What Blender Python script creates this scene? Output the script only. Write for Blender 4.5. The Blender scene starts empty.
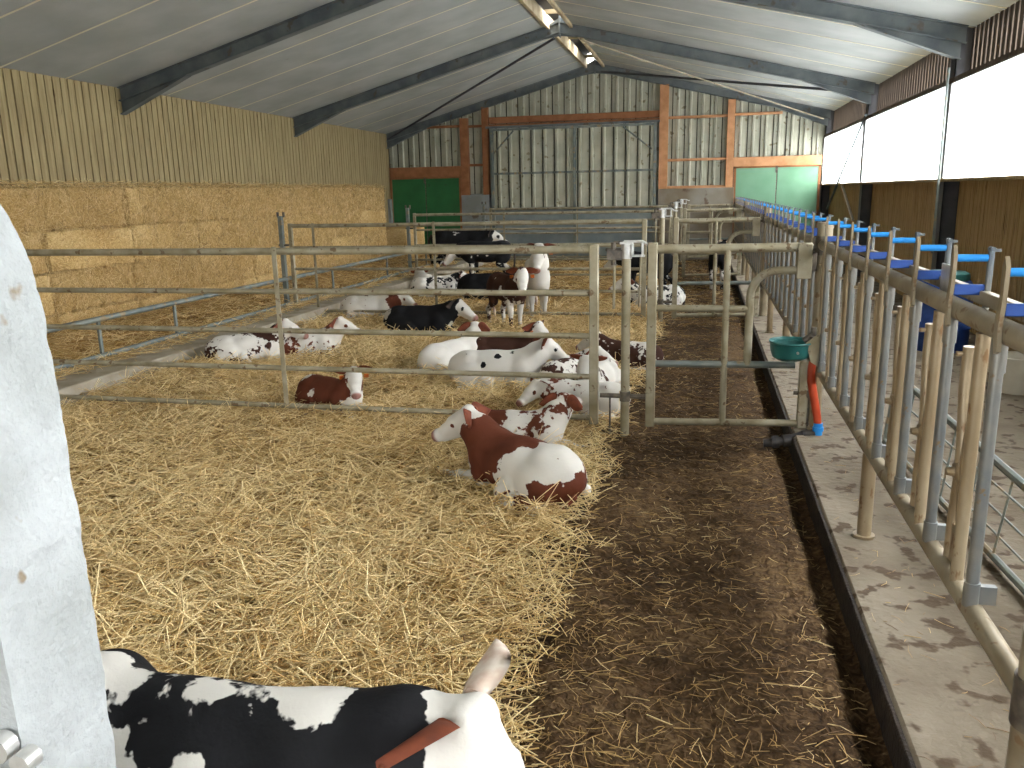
import bpy, math, random
import numpy as np
from mathutils import Vector, Matrix
random.seed(7); rng = np.random.default_rng(7)
C = bpy.context.scene.collection
S = bpy.context.scene
SKY, SUN_GLOW = 4.0, 34.0
# ------------------------------------------------------------------ camera, sky, exposure
FPX, YAW, PIT, ROL, CAMH = 824.04, -.226775, .227602, .0209536, 1.9
fw = Vector((math.sin(YAW)*math.cos(PIT), math.cos(YAW)*math.cos(PIT), -math.sin(PIT)))
rt = Vector((math.cos(YAW), -math.sin(YAW), 0)); dn = fw.cross(rt)
r2 = rt*math.cos(ROL)+dn*math.sin(ROL); d2 = -rt*math.sin(ROL)+dn*math.cos(ROL)
cd = bpy.data.cameras.new('camera'); cam = bpy.data.objects.new('camera', cd); C.objects.link(cam)
cd.sensor_fit = 'HORIZONTAL'; cd.sensor_width = 36; cd.lens = FPX/1024*36; cd.clip_start = .05; cd.clip_end = 500
m = Matrix((r2, -d2, -fw)).transposed().to_4x4(); m.translation = (0, 0, CAMH); cam.matrix_world = m
S.camera = cam
W = bpy.data.worlds.new('overcast_sky'); S.world = W; W.use_nodes = True
nt = W.node_tree; bg = nt.nodes['Background']
tc = nt.nodes.new('ShaderNodeTexCoord'); sx = nt.nodes.new('ShaderNodeSeparateXYZ'); rp = nt.nodes.new('ShaderNodeValToRGB')
nt.links.new(tc.outputs['Generated'], sx.inputs[0]); nt.links.new(sx.outputs['Z'], rp.inputs[0]); nt.links.new(rp.outputs[0], bg.inputs[0])
rp.color_ramp.elements[0].position = 0.0; rp.color_ramp.elements[0].color = (.62, .66, .68, 1)
rp.color_ramp.elements[1].position = .08; rp.color_ramp.elements[1].color = (.98, .985, 1, 1)
bg.inputs[1].default_value = 1.0
vd = nt.nodes.new('ShaderNodeVectorMath'); vd.operation = 'DOT_PRODUCT'; vd.inputs[1].default_value = (.82, .12, .56); nt.links.new(tc.outputs['Generated'], vd.inputs[0])
def wm(op, a, b):
    n = nt.nodes.new('ShaderNodeMath'); n.operation = op
    for i, q in enumerate((a, b)):
        if isinstance(q, (int, float)): n.inputs[i].default_value = q
        else: nt.links.new(q, n.inputs[i])
    return n.outputs[0]
nt.links.new(wm('ADD', wm('MULTIPLY', wm('POWER', wm('MAXIMUM', vd.outputs['Value'], 0.), 5.), SUN_GLOW), SKY), bg.inputs[1])
def portal(name, loc, rot, sx_, sy_):
    l = bpy.data.lights.new(name, 'AREA'); l.shape = 'RECTANGLE'; l.size = sx_; l.size_y = sy_; l.cycles.is_portal = True
    o = bpy.data.objects.new(name, l); o.location = loc; o.rotation_euler = rot; C.objects.link(o)
portal('window_daylight', (3.6, 10.4, 2.9), (0, math.radians(90), 0), 2.0, 27.5)
portal('entrance_daylight', (-2.9, -3.3, 1.7), (math.radians(90), 0, 0), 4.4, 3.5)
portal('ridge_daylight', (-2.98, 10.5, 5.9), (0, 0, 0), .5, 27)
S.view_settings.view_transform = 'Standard'; S.view_settings.look = 'None'; S.view_settings.gamma = 1
S.view_settings.use_curve_mapping = False; S.view_settings.exposure = .92
try: S.cycles.max_bounces = 8; S.cycles.diffuse_bounces = 5; S.cycles.transparent_max_bounces = 12; S.cycles.use_denoising = True; S.cycles.caustics_reflective = False
except Exception: pass

# ------------------------------------------------------------------ materials
def mat(name, col, rough=.7, metal=0, col2=None, scale=6, detail=5, stretch=(1, 1, 1), bump=0, bscale=None, lo=.35, hi=.65, spots=None, spec=.3):
    M = bpy.data.materials.new(name); M.use_nodes = True; t = M.node_tree; b = t.nodes['Principled BSDF']
    b.inputs['Roughness'].default_value = rough; b.inputs['Metallic'].default_value = metal; b.inputs['Specular IOR Level'].default_value = spec
    b.inputs['Base Color'].default_value = (*col, 1)
    tc = t.nodes.new('ShaderNodeTexCoord'); mp = t.nodes.new('ShaderNodeMapping'); mp.inputs['Scale'].default_value = stretch
    t.links.new(tc.outputs['Object'], mp.inputs[0])
    if col2 is not None:
        n = t.nodes.new('ShaderNodeTexNoise'); n.inputs['Scale'].default_value = scale; n.inputs['Detail'].default_value = detail
        r = t.nodes.new('ShaderNodeValToRGB'); r.color_ramp.elements[0].position = lo; r.color_ramp.elements[1].position = hi
        r.color_ramp.elements[0].color = (*col, 1); r.color_ramp.elements[1].color = (*col2, 1)
        t.links.new(mp.outputs[0], n.inputs[0]); t.links.new(n.outputs[0], r.inputs[0]); last = r.outputs[0]
        if spots:
            n2 = t.nodes.new('ShaderNodeTexNoise'); n2.inputs['Scale'].default_value = spots[1]; n2.inputs['Detail'].default_value = 3
            r2_ = t.nodes.new('ShaderNodeValToRGB'); r2_.color_ramp.elements[0].position = spots[2]; r2_.color_ramp.elements[1].position = spots[2]+.06
            mx = t.nodes.new('ShaderNodeMix'); mx.data_type = 'RGBA'
            t.links.new(mp.outputs[0], n2.inputs[0]); t.links.new(n2.outputs[0], r2_.inputs[0]); t.links.new(r2_.outputs[0], mx.inputs[0])
            t.links.new(last, mx.inputs[6]); mx.inputs[7].default_value = (*spots[0], 1); last = mx.outputs[2]
        t.links.new(last, b.inputs['Base Color'])
    if bump:
        n3 = t.nodes.new('ShaderNodeTexNoise'); n3.inputs['Scale'].default_value = bscale or scale*4; n3.inputs['Detail'].default_value = 6
        bp = t.nodes.new('ShaderNodeBump'); bp.inputs['Strength'].default_value = bump; bp.inputs['Distance'].default_value = .02
        t.links.new(mp.outputs[0], n3.inputs[0]); t.links.new(n3.outputs[0], bp.inputs['Height']); t.links.new(bp.outputs[0], b.inputs['Normal'])
    return M
G = {}
G['gate'] = mat('dusty_galvanised_tube', (.25, .215, .13), .5, .25, (.38, .345, .25), 7, bump=.1, spots=((.16, .11, .06), 14, .62))
G['blued'] = mat('blue_grey_galvanised_tube', (.15, .18, .18), .5, .4, (.25, .27, .24), 5, spots=((.3, .24, .15), 8, .58))
G['upr'] = mat('worn_blue_grey_upright', (.09, .12, .15), .35, .4, (.32, .29, .23), 3, stretch=(1, 1, .8), spots=((.22, .15, .08), 22, .66))
G['brn'] = mat('dusty_brown_tube', (.2, .14, .075), .36, .3, (.36, .29, .19), 5, stretch=(1, 1, .5), bump=.1, spots=((.2, .12, .06), 24, .6))
G['rail'] = mat('dusty_barrier_rail', (.22, .175, .11), .45, .2, (.36, .31, .22), 4, spots=((.2, .13, .07), 16, .62))
G['bolt'] = mat('dark_steel_fitting', (.09, .08, .07), .5, .5, (.2, .17, .13), 20)
G['bright'] = mat('bright_zinc_fitting', (.62, .62, .6), .35, .6, (.45, .45, .42), 20)
G['blue'] = mat('blue_plastic', (.02, .22, .62), .4, 0, (.03, .27, .68), 8)
G['blue2'] = mat('blue_stop_plate', (.02, .055, .22), .5, 0, (.03, .08, .3), 12)
G['steel'] = mat('grey_steel_beam', (.11, .13, .14), .6, .3, (.18, .2, .2), 3, spots=((.12, .11, .09), 5, .62))
G['dsteel'] = mat('dark_steel_column', (.06, .065, .075), .6, .3, (.1, .1, .11), 3)
G['roof'] = mat('grey_roof_panel', (.36, .385, .37), .8, 0, (.45, .475, .46), 1.2, spots=((.32, .32, .28), 5, .74), bump=.05, bscale=20)
G['seam'] = mat('cream_panel_seam', (.72, .68, .52), .7)
G['ridge'] = mat('ridge_timber', (.55, .47, .3), .8, 0, (.35, .27, .16), 3)
G['plank'] = mat('weathered_pine_plank', (.4, .32, .165), .8, 0, (.29, .22, .11), 4, stretch=(1, 6, .35), bump=.15, spots=((.17, .11, .05), 9, .66))
G['plankd'] = mat('brown_stained_plank', (.24, .14, .055), .8, 0, (.14, .08, .03), 4, stretch=(1, 6, .35), bump=.15, spots=((.06, .035, .015), 7, .62))
G['plankr'] = mat('brown_streaked_plank', (.42, .29, .13), .8, 0, (.3, .19, .08), 4, stretch=(1, 6, .35), bump=.15, spots=((.13, .07, .03), 7, .6))
G['dark'] = mat('dark_backing', (.035, .03, .022), .9)
G['slat'] = mat('grey_brown_slat', (.07, .052, .04), .8, 0, (.12, .09, .065), 6, stretch=(1, 6, .3))
G['clad'] = mat('cream_cladding', (.5, .5, .4), .5, .1, (.4, .4, .31), 2.5, spots=((.25, .22, .14), 6, .64))
G['cladgrey'] = mat('grey_door_sheet', (.2, .24, .25), .5, .2, (.26, .3, .3), 3)
G['timber'] = mat('orange_brown_timber', (.33, .14, .06), .75, 0, (.24, .1, .04), 5, stretch=(1, 1, 1), bump=.1)
G['timberp'] = mat('pale_orange_timber', (.58, .3, .15), .75, 0, (.45, .22, .1), 5, bump=.1)
G['green'] = mat('green_door_paint', (.025, .12, .04), .45, 0, (.03, .15, .05), 2, spots=((.03, .1, .04), 4, .68))
G['greenp'] = mat('pale_green_door_paint', (.14, .3, .18), .5, 0, (.17, .33, .21), 2)  # glare on the far right door, put into a paler green
G['conc'] = mat('stained_concrete', (.22, .185, .135), .85, 0, (.13, .1, .065), 2.2, bump=.6, bscale=22, spots=((.075, .05, .028), 8, .56), lo=.3, hi=.7)
G['concs'] = mat('brown_stained_plinth', (.3, .29, .25), .85, 0, (.19, .15, .1), 1.2, bump=.1, spots=((.12, .08, .05), 2.5, .62))
G['concw'] = mat('blue_grey_concrete_wall', (.33, .36, .37), .85, 0, (.23, .24, .22), 1.5, bump=.1, spots=((.15, .12, .09), 3, .66))
G['concpost'] = mat('pale_concrete', (.36, .38, .38), .85, 0, (.27, .285, .28), 6, bump=.35, bscale=60, spots=((.2, .16, .11), 13, .69))
G['teal'] = mat('green_teal_plastic', (.02, .12, .11), .35, 0, (.03, .16, .15), 8)
G['hose'] = mat('orange_red_hose', (.45, .06, .02), .45, 0, (.34, .045, .015), 12)
G['blk'] = mat('black_plastic_pipe', (.02, .02, .022), .5, 0, (.06, .05, .04), 14)
G['wtub'] = mat('cream_plastic', (.6, .57, .48), .5, 0, (.5, .46, .37), 5)
G['kerb'] = mat('kerb_concrete', (.38, .34, .27), .9, 0, (.27, .23, .16), 4, bump=.3)
G['ear'] = mat('chestnut_ear', (.2, .05, .02), .8, 0, (.13, .035, .018), 20)
G['earw'] = mat('pale_ear', (.75, .66, .56), .8, 0, (.6, .42, .32), 20)
G['eark'] = mat('dark_ear', (.03, .025, .022), .8, 0, (.06, .04, .03), 20)
G['tag'] = mat('orange_ear_tag', (.85, .22, .03), .4)
G['eye'] = mat('dark_eye', (.012, .009, .008), .08, spec=.6)
G['hoof'] = mat('dark_hoof', (.06, .045, .035), .5, 0, (.12, .09, .06), 12)

def mat_straw(name, a, b_, c_):
    M = bpy.data.materials.new(name); M.use_nodes = True; t = M.node_tree; b = t.nodes['Principled BSDF']
    at = t.nodes.new('ShaderNodeAttribute'); at.attribute_name = 'tone'
    r = t.nodes.new('ShaderNodeValToRGB'); e = r.color_ramp.elements
    e[0].color = (*a, 1); e[1].color = (*c_, 1); e.new(.5).color = (*b_, 1)
    t.links.new(at.outputs['Fac'], r.inputs[0]); t.links.new(r.outputs[0], b.inputs['Base Color'])
    b.inputs['Roughness'].default_value = .5; b.inputs['Specular IOR Level'].default_value = .35
    return M
G['straw'] = mat_straw('dry_straw', (.2, .095, .025), (.62, .41, .145), (.96, .78, .43))
G['strawd'] = mat_straw('trodden_straw', (.12, .06, .02), (.42, .26, .08), (.78, .62, .33))
def mat_strawbase(name, c1, c2, c3, big=.8, fine=45, stretch=(1, 1, 1), bump=.8):
    M = bpy.data.materials.new(name); M.use_nodes = True; t = M.node_tree; b = t.nodes['Principled BSDF']; b.inputs['Roughness'].default_value = .9; b.inputs['Specular IOR Level'].default_value = .1
    tc = t.nodes.new('ShaderNodeTexCoord'); mp = t.nodes.new('ShaderNodeMapping'); mp.inputs['Scale'].default_value = stretch; t.links.new(tc.outputs['Object'], mp.inputs[0])
    n = t.nodes.new('ShaderNodeTexNoise'); n.inputs['Scale'].default_value = fine; n.inputs['Detail'].default_value = 5; n.inputs['Distortion'].default_value = 1.2
    n2 = t.nodes.new('ShaderNodeTexNoise'); n2.inputs['Scale'].default_value = big; n2.inputs['Detail'].default_value = 4
    for q in (n, n2): t.links.new(mp.outputs[0], q.inputs[0])
    a = t.nodes.new('ShaderNodeMath'); a.operation = 'MULTIPLY_ADD'; a.inputs[1].default_value = .6
    t.links.new(n2.outputs[0], a.inputs[0]); s = t.nodes.new('ShaderNodeMath'); s.operation = 'MULTIPLY_ADD'; s.inputs[1].default_value = .9; s.inputs[2].default_value = -.25
    t.links.new(n.outputs[0], s.inputs[0]); t.links.new(s.outputs[0], a.inputs[2])
    r = t.nodes.new('ShaderNodeValToRGB'); e = r.color_ramp.elements; e[0].position = .25; e[1].position = .75
    e[0].color = (*c1, 1); e[1].color = (*c3, 1); e.new(.5).color = (*c2, 1)
    t.links.new(a.outputs[0], r.inputs[0]); t.links.new(r.outputs[0], b.inputs['Base Color'])
    bp = t.nodes.new('ShaderNodeBump'); bp.inputs['Strength'].default_value = bump; bp.inputs['Distance'].default_value = .03
    t.links.new(n.outputs[0], bp.inputs['Height']); t.links.new(bp.outputs[0], b.inputs['Normal'])
    return M
G['bed'] = mat_strawbase('straw_bedding_mass', (.1, .05, .015), (.3, .18, .06), (.55, .38, .16))  # bed tones kept dark to paint the shaded gaps between stalks
G['bale'] = mat_strawbase('straw_bale_face', (.38, .22, .075), (.6, .41, .17), (.8, .62, .33), big=1.1, fine=30, stretch=(1, 1, 1.6), bump=1)
G['dirt'] = mat_strawbase('trodden_muck', (.018, .01, .005), (.07, .04, .018), (.18, .115, .055), big=1.4, fine=26, bump=1)

# ------------------------------------------------------------------ mesh helpers
class MB:
    def __init__(s): s.v = []; s.f = []
    def add(s, vs, fs):
        n = len(s.v); s.v += [tuple(p) for p in vs]; s.f += [tuple(i+n for i in f) for f in fs]; return s
    def box(s, x0, x1, y0, y1, z0, z1, ch=0):
        if ch <= 0:
            return s.add([(x, y, z) for x in (x0, x1) for y in (y0, y1) for z in (z0, z1)], [(0, 1, 3, 2), (4, 6, 7, 5), (0, 4, 5, 1), (2, 3, 7, 6), (0, 2, 6, 4), (1, 5, 7, 3)])
        vs = []; idx = {}
        for i, x in enumerate((x0, x1)):
            for j, y in enumerate((y0, y1)):
                for k, z in enumerate((z0, z1)):
                    sx_, sy_, sz_ = (1-2*i)*ch, (1-2*j)*ch, (1-2*k)*ch
                    idx[i, j, k] = (len(vs), len(vs)+1, len(vs)+2); vs += [(x, y+sy_, z+sz_), (x+sx_, y, z+sz_), (x+sx_, y+sy_, z)]
        fs = []
        for a in (0, 1):
            fs += [tuple(idx[a, j, k][0] for j, k in ((0, 0), (0, 1), (1, 1), (1, 0))), tuple(idx[i, a, k][1] for i, k in ((0, 0), (1, 0), (1, 1), (0, 1))), tuple(idx[i, j, a][2] for i, j in ((0, 0), (0, 1), (1, 1), (1, 0)))]
            for b in (0, 1):
                fs += [(idx[0, a, b][1], idx[1, a, b][1], idx[1, a, b][2], idx[0, a, b][2]), (idx[a, 0, b][0], idx[a, 1, b][0], idx[a, 1, b][2], idx[a, 0, b][2]), (idx[a, b, 0][0], idx[a, b, 1][0], idx[a, b, 1][1], idx[a, b, 0][1])]
        for t in idx.values(): fs.append(t)
        return s.add(vs, fs)
    def tube(s, pts, r, seg=10, square=False):
        pts = [Vector(p) for p in pts]; n = len(pts); rr = r if isinstance(r, (list, tuple)) else [r]*n
        if square: seg = 4
        vs = []; up = None
        for i, p in enumerate(pts):
            d = ((pts[min(i+1, n-1)]-p).normalized()+(p-pts[max(i-1, 0)]).normalized()).normalized() if 0 < i < n-1 else (pts[min(i+1, n-1)]-pts[max(i-1, 0)]).normalized()
            if up is None: up = Vector((0, 0, 1)) if abs(d.z) < .9 else Vector((0, 1, 0))
            a = d.cross(up).normalized(); b = d.cross(a).normalized(); up = -b if up.dot(-b) > 0 else b
            a = d.cross(up).normalized(); b = up
            for k in range(seg):
                t = 2*math.pi*(k+(.5 if square else 0))/seg; vs.append(p+(a*math.cos(t)+b*math.sin(t))*rr[i]*(1.414 if square else 1))
        fs = [(i*seg+k, i*seg+(k+1) % seg, (i+1)*seg+(k+1) % seg, (i+1)*seg+k) for i in range(n-1) for k in range(seg)]
        fs += [tuple(range(seg))[::-1], tuple((n-1)*seg+k for k in range(seg))]
        return s.add(vs, fs)
    def cyl(s, x, y, z0, z1, r, seg=12): return s.tube([(x, y, z0), (x, y, z1)], r, seg)
    def prism(s, poly, a, axis, b):          # poly of (u,v) extruded along axis between a and b
        n = len(poly)
        def P(u, v, w): return {'x': (w, u, v), 'y': (u, w, v), 'z': (u, v, w)}[axis]
        vs = [P(u, v, a) for u, v in poly]+[P(u, v, b) for u, v in poly]
        return s.add(vs, [tuple(range(n)), tuple(range(n, 2*n))[::-1]]+[(i, (i+1) % n, n+(i+1) % n, n+i) for i in range(n)])
    def lathe(s, cx, cy, prof, seg=24):
        vs = [(cx+r*math.cos(2*math.pi*k/seg), cy+r*math.sin(2*math.pi*k/seg), z) for r, z in prof for k in range(seg)]
        return s.add(vs, [(i*seg+k, i*seg+(k+1) % seg, (i+1)*seg+(k+1) % seg, (i+1)*seg+k) for i in range(len(prof)-1) for k in range(seg)])
    def build(s, name, m_, parent=None, smooth=True, origin=None):
        me = bpy.data.meshes.new(name); L = wloc(parent) if parent else Vector(origin or (0, 0, 0))
        me.from_pydata([tuple(Vector(p)-L) for p in s.v], [], s.f)
        o = bpy.data.objects.new(name, me); C.objects.link(o); me.materials.append(m_ if not isinstance(m_, str) else G[m_])
        import bmesh
        bm = bmesh.new(); bm.from_mesh(me); bmesh.ops.recalc_face_normals(bm, faces=bm.faces); bm.to_mesh(me); bm.free()
        if smooth:
            me.shade_smooth()
            try: me.set_sharp_from_angle(angle=math.radians(38))
            except Exception: pass
        if parent: o.parent = parent
        else: o.location = L
        return o
def wloc(o):
    L = Vector((0, 0, 0))
    while o: L = L+Vector(o.location); o = o.parent
    return L
def tag(o, label, cat, group=None, kind=None):
    if label: o['label'] = label
    if cat: o['category'] = cat
    if group: o['group'] = group
    if kind: o['kind'] = kind
    return o
def struct(o, label=None):
    o['kind'] = 'structure'
    if label: o['label'] = label
    o['category'] = o.name.split('_')[0]
    return o
def thing(name, loc, label, cat, group=None):
    o = bpy.data.objects.new(name, None); C.objects.link(o); o.location = loc; o.empty_display_size = .1
    return tag(o, label, cat, group)
def vnoise(x, y, s, seed=0):
    x = np.asarray(x)*s; y = np.asarray(y)*s; xi = np.floor(x).astype(int); yi = np.floor(y).astype(int); fx = x-xi; fy = y-yi
    fx = fx*fx*(3-2*fx); fy = fy*fy*(3-2*fy)
    def h(a, b):
        n = (a*374761393+b*668265263+seed*974634777) & 0xffffffff; n = ((n ^ (n >> 13))*1274126177) & 0xffffffff
        return ((n ^ (n >> 16)) & 0xffff)/65535.
    return (h(xi, yi)*(1-fx)+h(xi+1, yi)*fx)*(1-fy)+(h(xi, yi+1)*(1-fx)+h(xi+1, yi+1)*fx)*fy
def fbm(x, y, s, o=4, seed=0):
    t = 0; a = .5
    for i in range(o): t = t+a*(vnoise(x, y, s*2**i, seed+i)-.5); a *= .55
    return t
def raw_mesh(name, V, F, m_, attr=None, smooth=True):
    """V (n,3) array; F (m,4) quads"""
    me = bpy.data.meshes.new(name); n = len(V); k = len(F); w = F.shape[1]
    me.vertices.add(n); me.vertices.foreach_set('co', np.asarray(V, np.float32).ravel())
    me.loops.add(k*w); me.loops.foreach_set('vertex_index', F.ravel().astype(np.int32))
    me.polygons.add(k); me.polygons.foreach_set('loop_start', np.arange(0, k*w, w, dtype=np.int32)); me.polygons.foreach_set('loop_total', np.full(k, w, np.int32))
    me.update(calc_edges=True); me.validate()
    if smooth: me.polygons.foreach_set('use_smooth', np.ones(len(me.polygons), bool))
    if attr:
        for an, av in attr.items():
            a = me.attributes.new(an, 'FLOAT', 'POINT'); a.data.foreach_set('value', np.asarray(av, np.float32))
    me.materials.append(m_); o = bpy.data.objects.new(name, me); C.objects.link(o); return o
def grid(name, xs, ys, hf, m_):
    X, Y = np.meshgrid(xs, ys, indexing='ij'); Z = hf(X, Y); V = np.stack([X, Y, Z], -1).reshape(-1, 3); ny = len(ys)
    i, j = np.meshgrid(np.arange(len(xs)-1), np.arange(ny-1), indexing='ij'); a = (i*ny+j).ravel()
    return raw_mesh(name, V, np.stack([a, a+ny, a+ny+1, a+1], -1), m_)
def straws(name, P, L, A, tilt, wid, m_, tone, sag=.0, dirs=None):
    """one mesh of many thin bent three-sided stalks"""
    n = len(P); d = np.stack([np.cos(A)*np.cos(tilt), np.sin(A)*np.cos(tilt), np.sin(tilt)], -1) if dirs is None else dirs
    up = np.tile([0, 0, 1.], (n, 1)); up[np.abs(d[:, 2]) > .9] = [0, 1, 0]
    a = np.cross(d, up); a /= np.linalg.norm(a, axis=1)[:, None]; b = np.cross(a, d)
    bend = rng.normal(0, .07, n)*L; bend2 = rng.normal(0, .04, n)*L
    V = np.zeros((n, 3, 3, 3))
    for i, t in enumerate((-.5, 0., .5)):
        c = P+d*(L*t)[:, None]+(a*bend[:, None]+b*(bend2+sag)[:, None])*(1 if i == 1 else 0)
        for k in range(3):
            th = 2*math.pi*k/3+.5; V[:, i, k] = c+(a*math.cos(th)+b*math.sin(th))*(wid*(1 if i < 2 else .7))[:, None]
    base = (np.arange(n)*9)[:, None]
    q = [(i*3+k, i*3+(k+1) % 3, (i+1)*3+(k+1) % 3, (i+1)*3+k) for i in range(2) for k in range(3)]
    F = (base[:, None, :]+np.array(q)[None]).reshape(-1, 4)
    return raw_mesh(name, V.reshape(-1, 3), F, m_, {'tone': np.repeat(tone, 9)}, smooth=False)

# ------------------------------------------------------------------ the building
XL, XR, YB, YF = -9.15, 3.3, 24.0, -3.0
def ceil(x): return 3.67+.27*(x+9.15) if x < -3 else 5.33-.24*(x+3)
mb = MB(); mb.box(XL-.2, XR+.2, -5, YB+.3, -.45, -.22); struct(mb.build('floor', 'conc'))
mb = MB(); mb.box(.72, XR+.05, YF, YB, -.22, .1, .012); t1 = struct(mb.build('trim_1', 'conc'), 'stained concrete feed step under the feed barrier')
mb = MB(); mb.box(.70, .725, YF, YB, -.2, .088, .006); mb.build('muck_face', mat('wet_black_muck', (.012, .008, .005), .8, 0, (.03, .02, .012), 12, bump=.5), t1)  # near-black strip paints the shade in the gap along the step face
mb = MB(); mb.box(-6.75, -5.9, YF, YB, -.22, .17, .015); struct(mb.build('trim_2', 'kerb'), 'concrete kerb between straw bedding and straw bales')
mb = MB()                                                                  # left wall: planks over a backing
mb.box(XL-.12, XL-.04, YF, YB+.1, -.22, 3.72); lw = struct(mb.build('wall_left', 'dark'))
mb = MB(); y = YF
while y < YB-.02:
    w = .115+.012*random.random(); t = .0+.006*random.random(); mb.box(XL-.04, XL+.0-t, y, min(y+w, YB), .3, 3.68); y += w+.026
mb.build('planking', 'plank', lw)
mb = MB(); mb.box(XR+.03, XR+.1, YF, YB+.1, -.22, 1.93); rw = struct(mb.build('wall_right', 'dark'))
mb = MB(); y = YF
while y < YB-.02:
    w = .135; mb.box(XR-random.random()*.006, XR+.035, y, min(y+w, YB), .1, 1.93); y += w+.012
mb.build('planking', 'plankr', rw)
mb = MB(); mb.box(XR-.23, XR+.12, YF, YB, 1.93, 1.97, .005); mb.build('sill_board', 'plank', rw)
mb = MB(); mb.box(XR-.22, XR-.17, YF, YB, 3.16, 3.23, .004); mb.build('lintel_beam', 'slat', rw)
mb = MB(); y = YF
while y < YB-.02:
    mb.box(XR-.02, XR+.01, y, y+.125, 3.16, 3.86); y += .17
mb.build('slatted_vent', 'slat', rw)
mb = MB(); mb.box(XL-.1, -5.1, YF-.12, YF, -.22, 3.7); mb.box(-.7, XR+.1, YF-.12, YF, -.22, 3.7)
mb.prism([(XL-.1, 3.3), (XR+.1, 3.3), (XR+.1, ceil(XR)+.05), (-3, 5.4), (XL-.1, ceil(XL)+.05)], YF-.12, 'y', YF-.001); struct(mb.build('wall_front_blocker', 'clad', smooth=False))  # unseen wall, added to narrow the entrance and cut its daylight
# windows of the right wall
glass = bpy.data.materials.new('hazy_window_glass'); glass.use_nodes = True; t = glass.node_tree; t.nodes.remove(t.nodes['Principled BSDF'])
tr = t.nodes.new('ShaderNodeBsdfTransparent'); gl = t.nodes.new('ShaderNodeBsdfGlossy'); gl.inputs['Roughness'].default_value = .05; mx = t.nodes.new('ShaderNodeMixShader'); mx.inputs[0].default_value = .06
tr.inputs[0].default_value = (.96, .97, .98, 1)
tl_ = t.nodes.new('ShaderNodeBsdfTranslucent'); tl_.inputs[0].default_value = (.92, .93, .93, 1); m0 = t.nodes.new('ShaderNodeMixShader'); m0.inputs[0].default_value = .5; t.links.new(tr.outputs[0], m0.inputs[1]); t.links.new(tl_.outputs[0], m0.inputs[2])
t.links.new(m0.outputs[0], mx.inputs[1]); t.links.new(gl.outputs[0], mx.inputs[2]); t.links.new(mx.outputs[0], t.nodes['Material Output'].inputs[0])
TR = [24.0-.1, 18.1, 12.2, 6.3, .4]
for i, (a, b) in enumerate(((18.3, 23.9), (12.4, 18.1), (6.5, 12.2), (.6, 6.3), (-3, .4))):
    mb = MB(); w = struct(bpy.data.objects.new('window_%d' % (i+1), None)); C.objects.link(w); w.location = (XR, (a+b)/2, 1.98)
    mb.box(XR-.215, XR-.21, a-.12, b+.12, 1.97, 3.19); mb.build('pane', glass, w, False)
    mb = MB()
    for yy in (a+.02, a+.02+(b-a)*.45, b-.1): mb.box(XR-.22, XR-.2, yy, yy+.02, 1.98, 3.18)
    mb.build('mullion', G['wtub'], w, False)
# roof
mb = MB(); ms = MB()
for x0, x1 in ((XL-.1, -3.24), (-2.76, XR+.1)):
    mb.prism([(x0, ceil(x0)), (x1, ceil(x1)), (x1, ceil(x1)+.1), (x0, ceil(x0)+.1)], YF, 'y', YB+.1); y = 24.0-1.18
    while y > YF:
        ms.prism([(x0, ceil(x0)-.006), (x1, ceil(x1)-.006), (x1, ceil(x1)+.01), (x0, ceil(x0)+.01)], y-.016, 'y', y+.016); y -= 1.18
c_ = struct(mb.build('ceiling', 'roof')); ms.build('panel_seam', 'seam', c_)
mb = MB()
for s in (-1, 1): mb.box(-3+s*.24-.03, -3+s*.24+.03, YF, YB, 5.2, 5.44)
t3 = struct(mb.build('trim_3', 'ridge'), 'pale timber boards lining the ridge opening')
mb = MB(); mb.prism([(-3.5, 5.46), (-3.06, 5.64), (-3.06, 5.68), (-3.5, 5.5)], YF, 'y', YB); mb.box(-3.3, -3.26, YF, YB, 5.3, 5.52); mb.box(-2.76, -2.73, YF, YB, 5.42, 5.6)
for a, b in ((YF, 17.4), (19.0, 20.6), (20.9, 21.6), (22.0, YB)): mb.prism([(-3.08, 5.64), (-2.72, 5.58), (-2.72, 5.62), (-3.08, 5.68)], a, 'y', b)
mb.build('ridge_cap', 'dark', t3)
mb = MB(); y = YF
while y < YB: mb.box(-3.24, -2.76, y, y+.06, 5.42, 5.5); y += 2.95
mb.build('cross_piece', 'ridge', t3)
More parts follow.
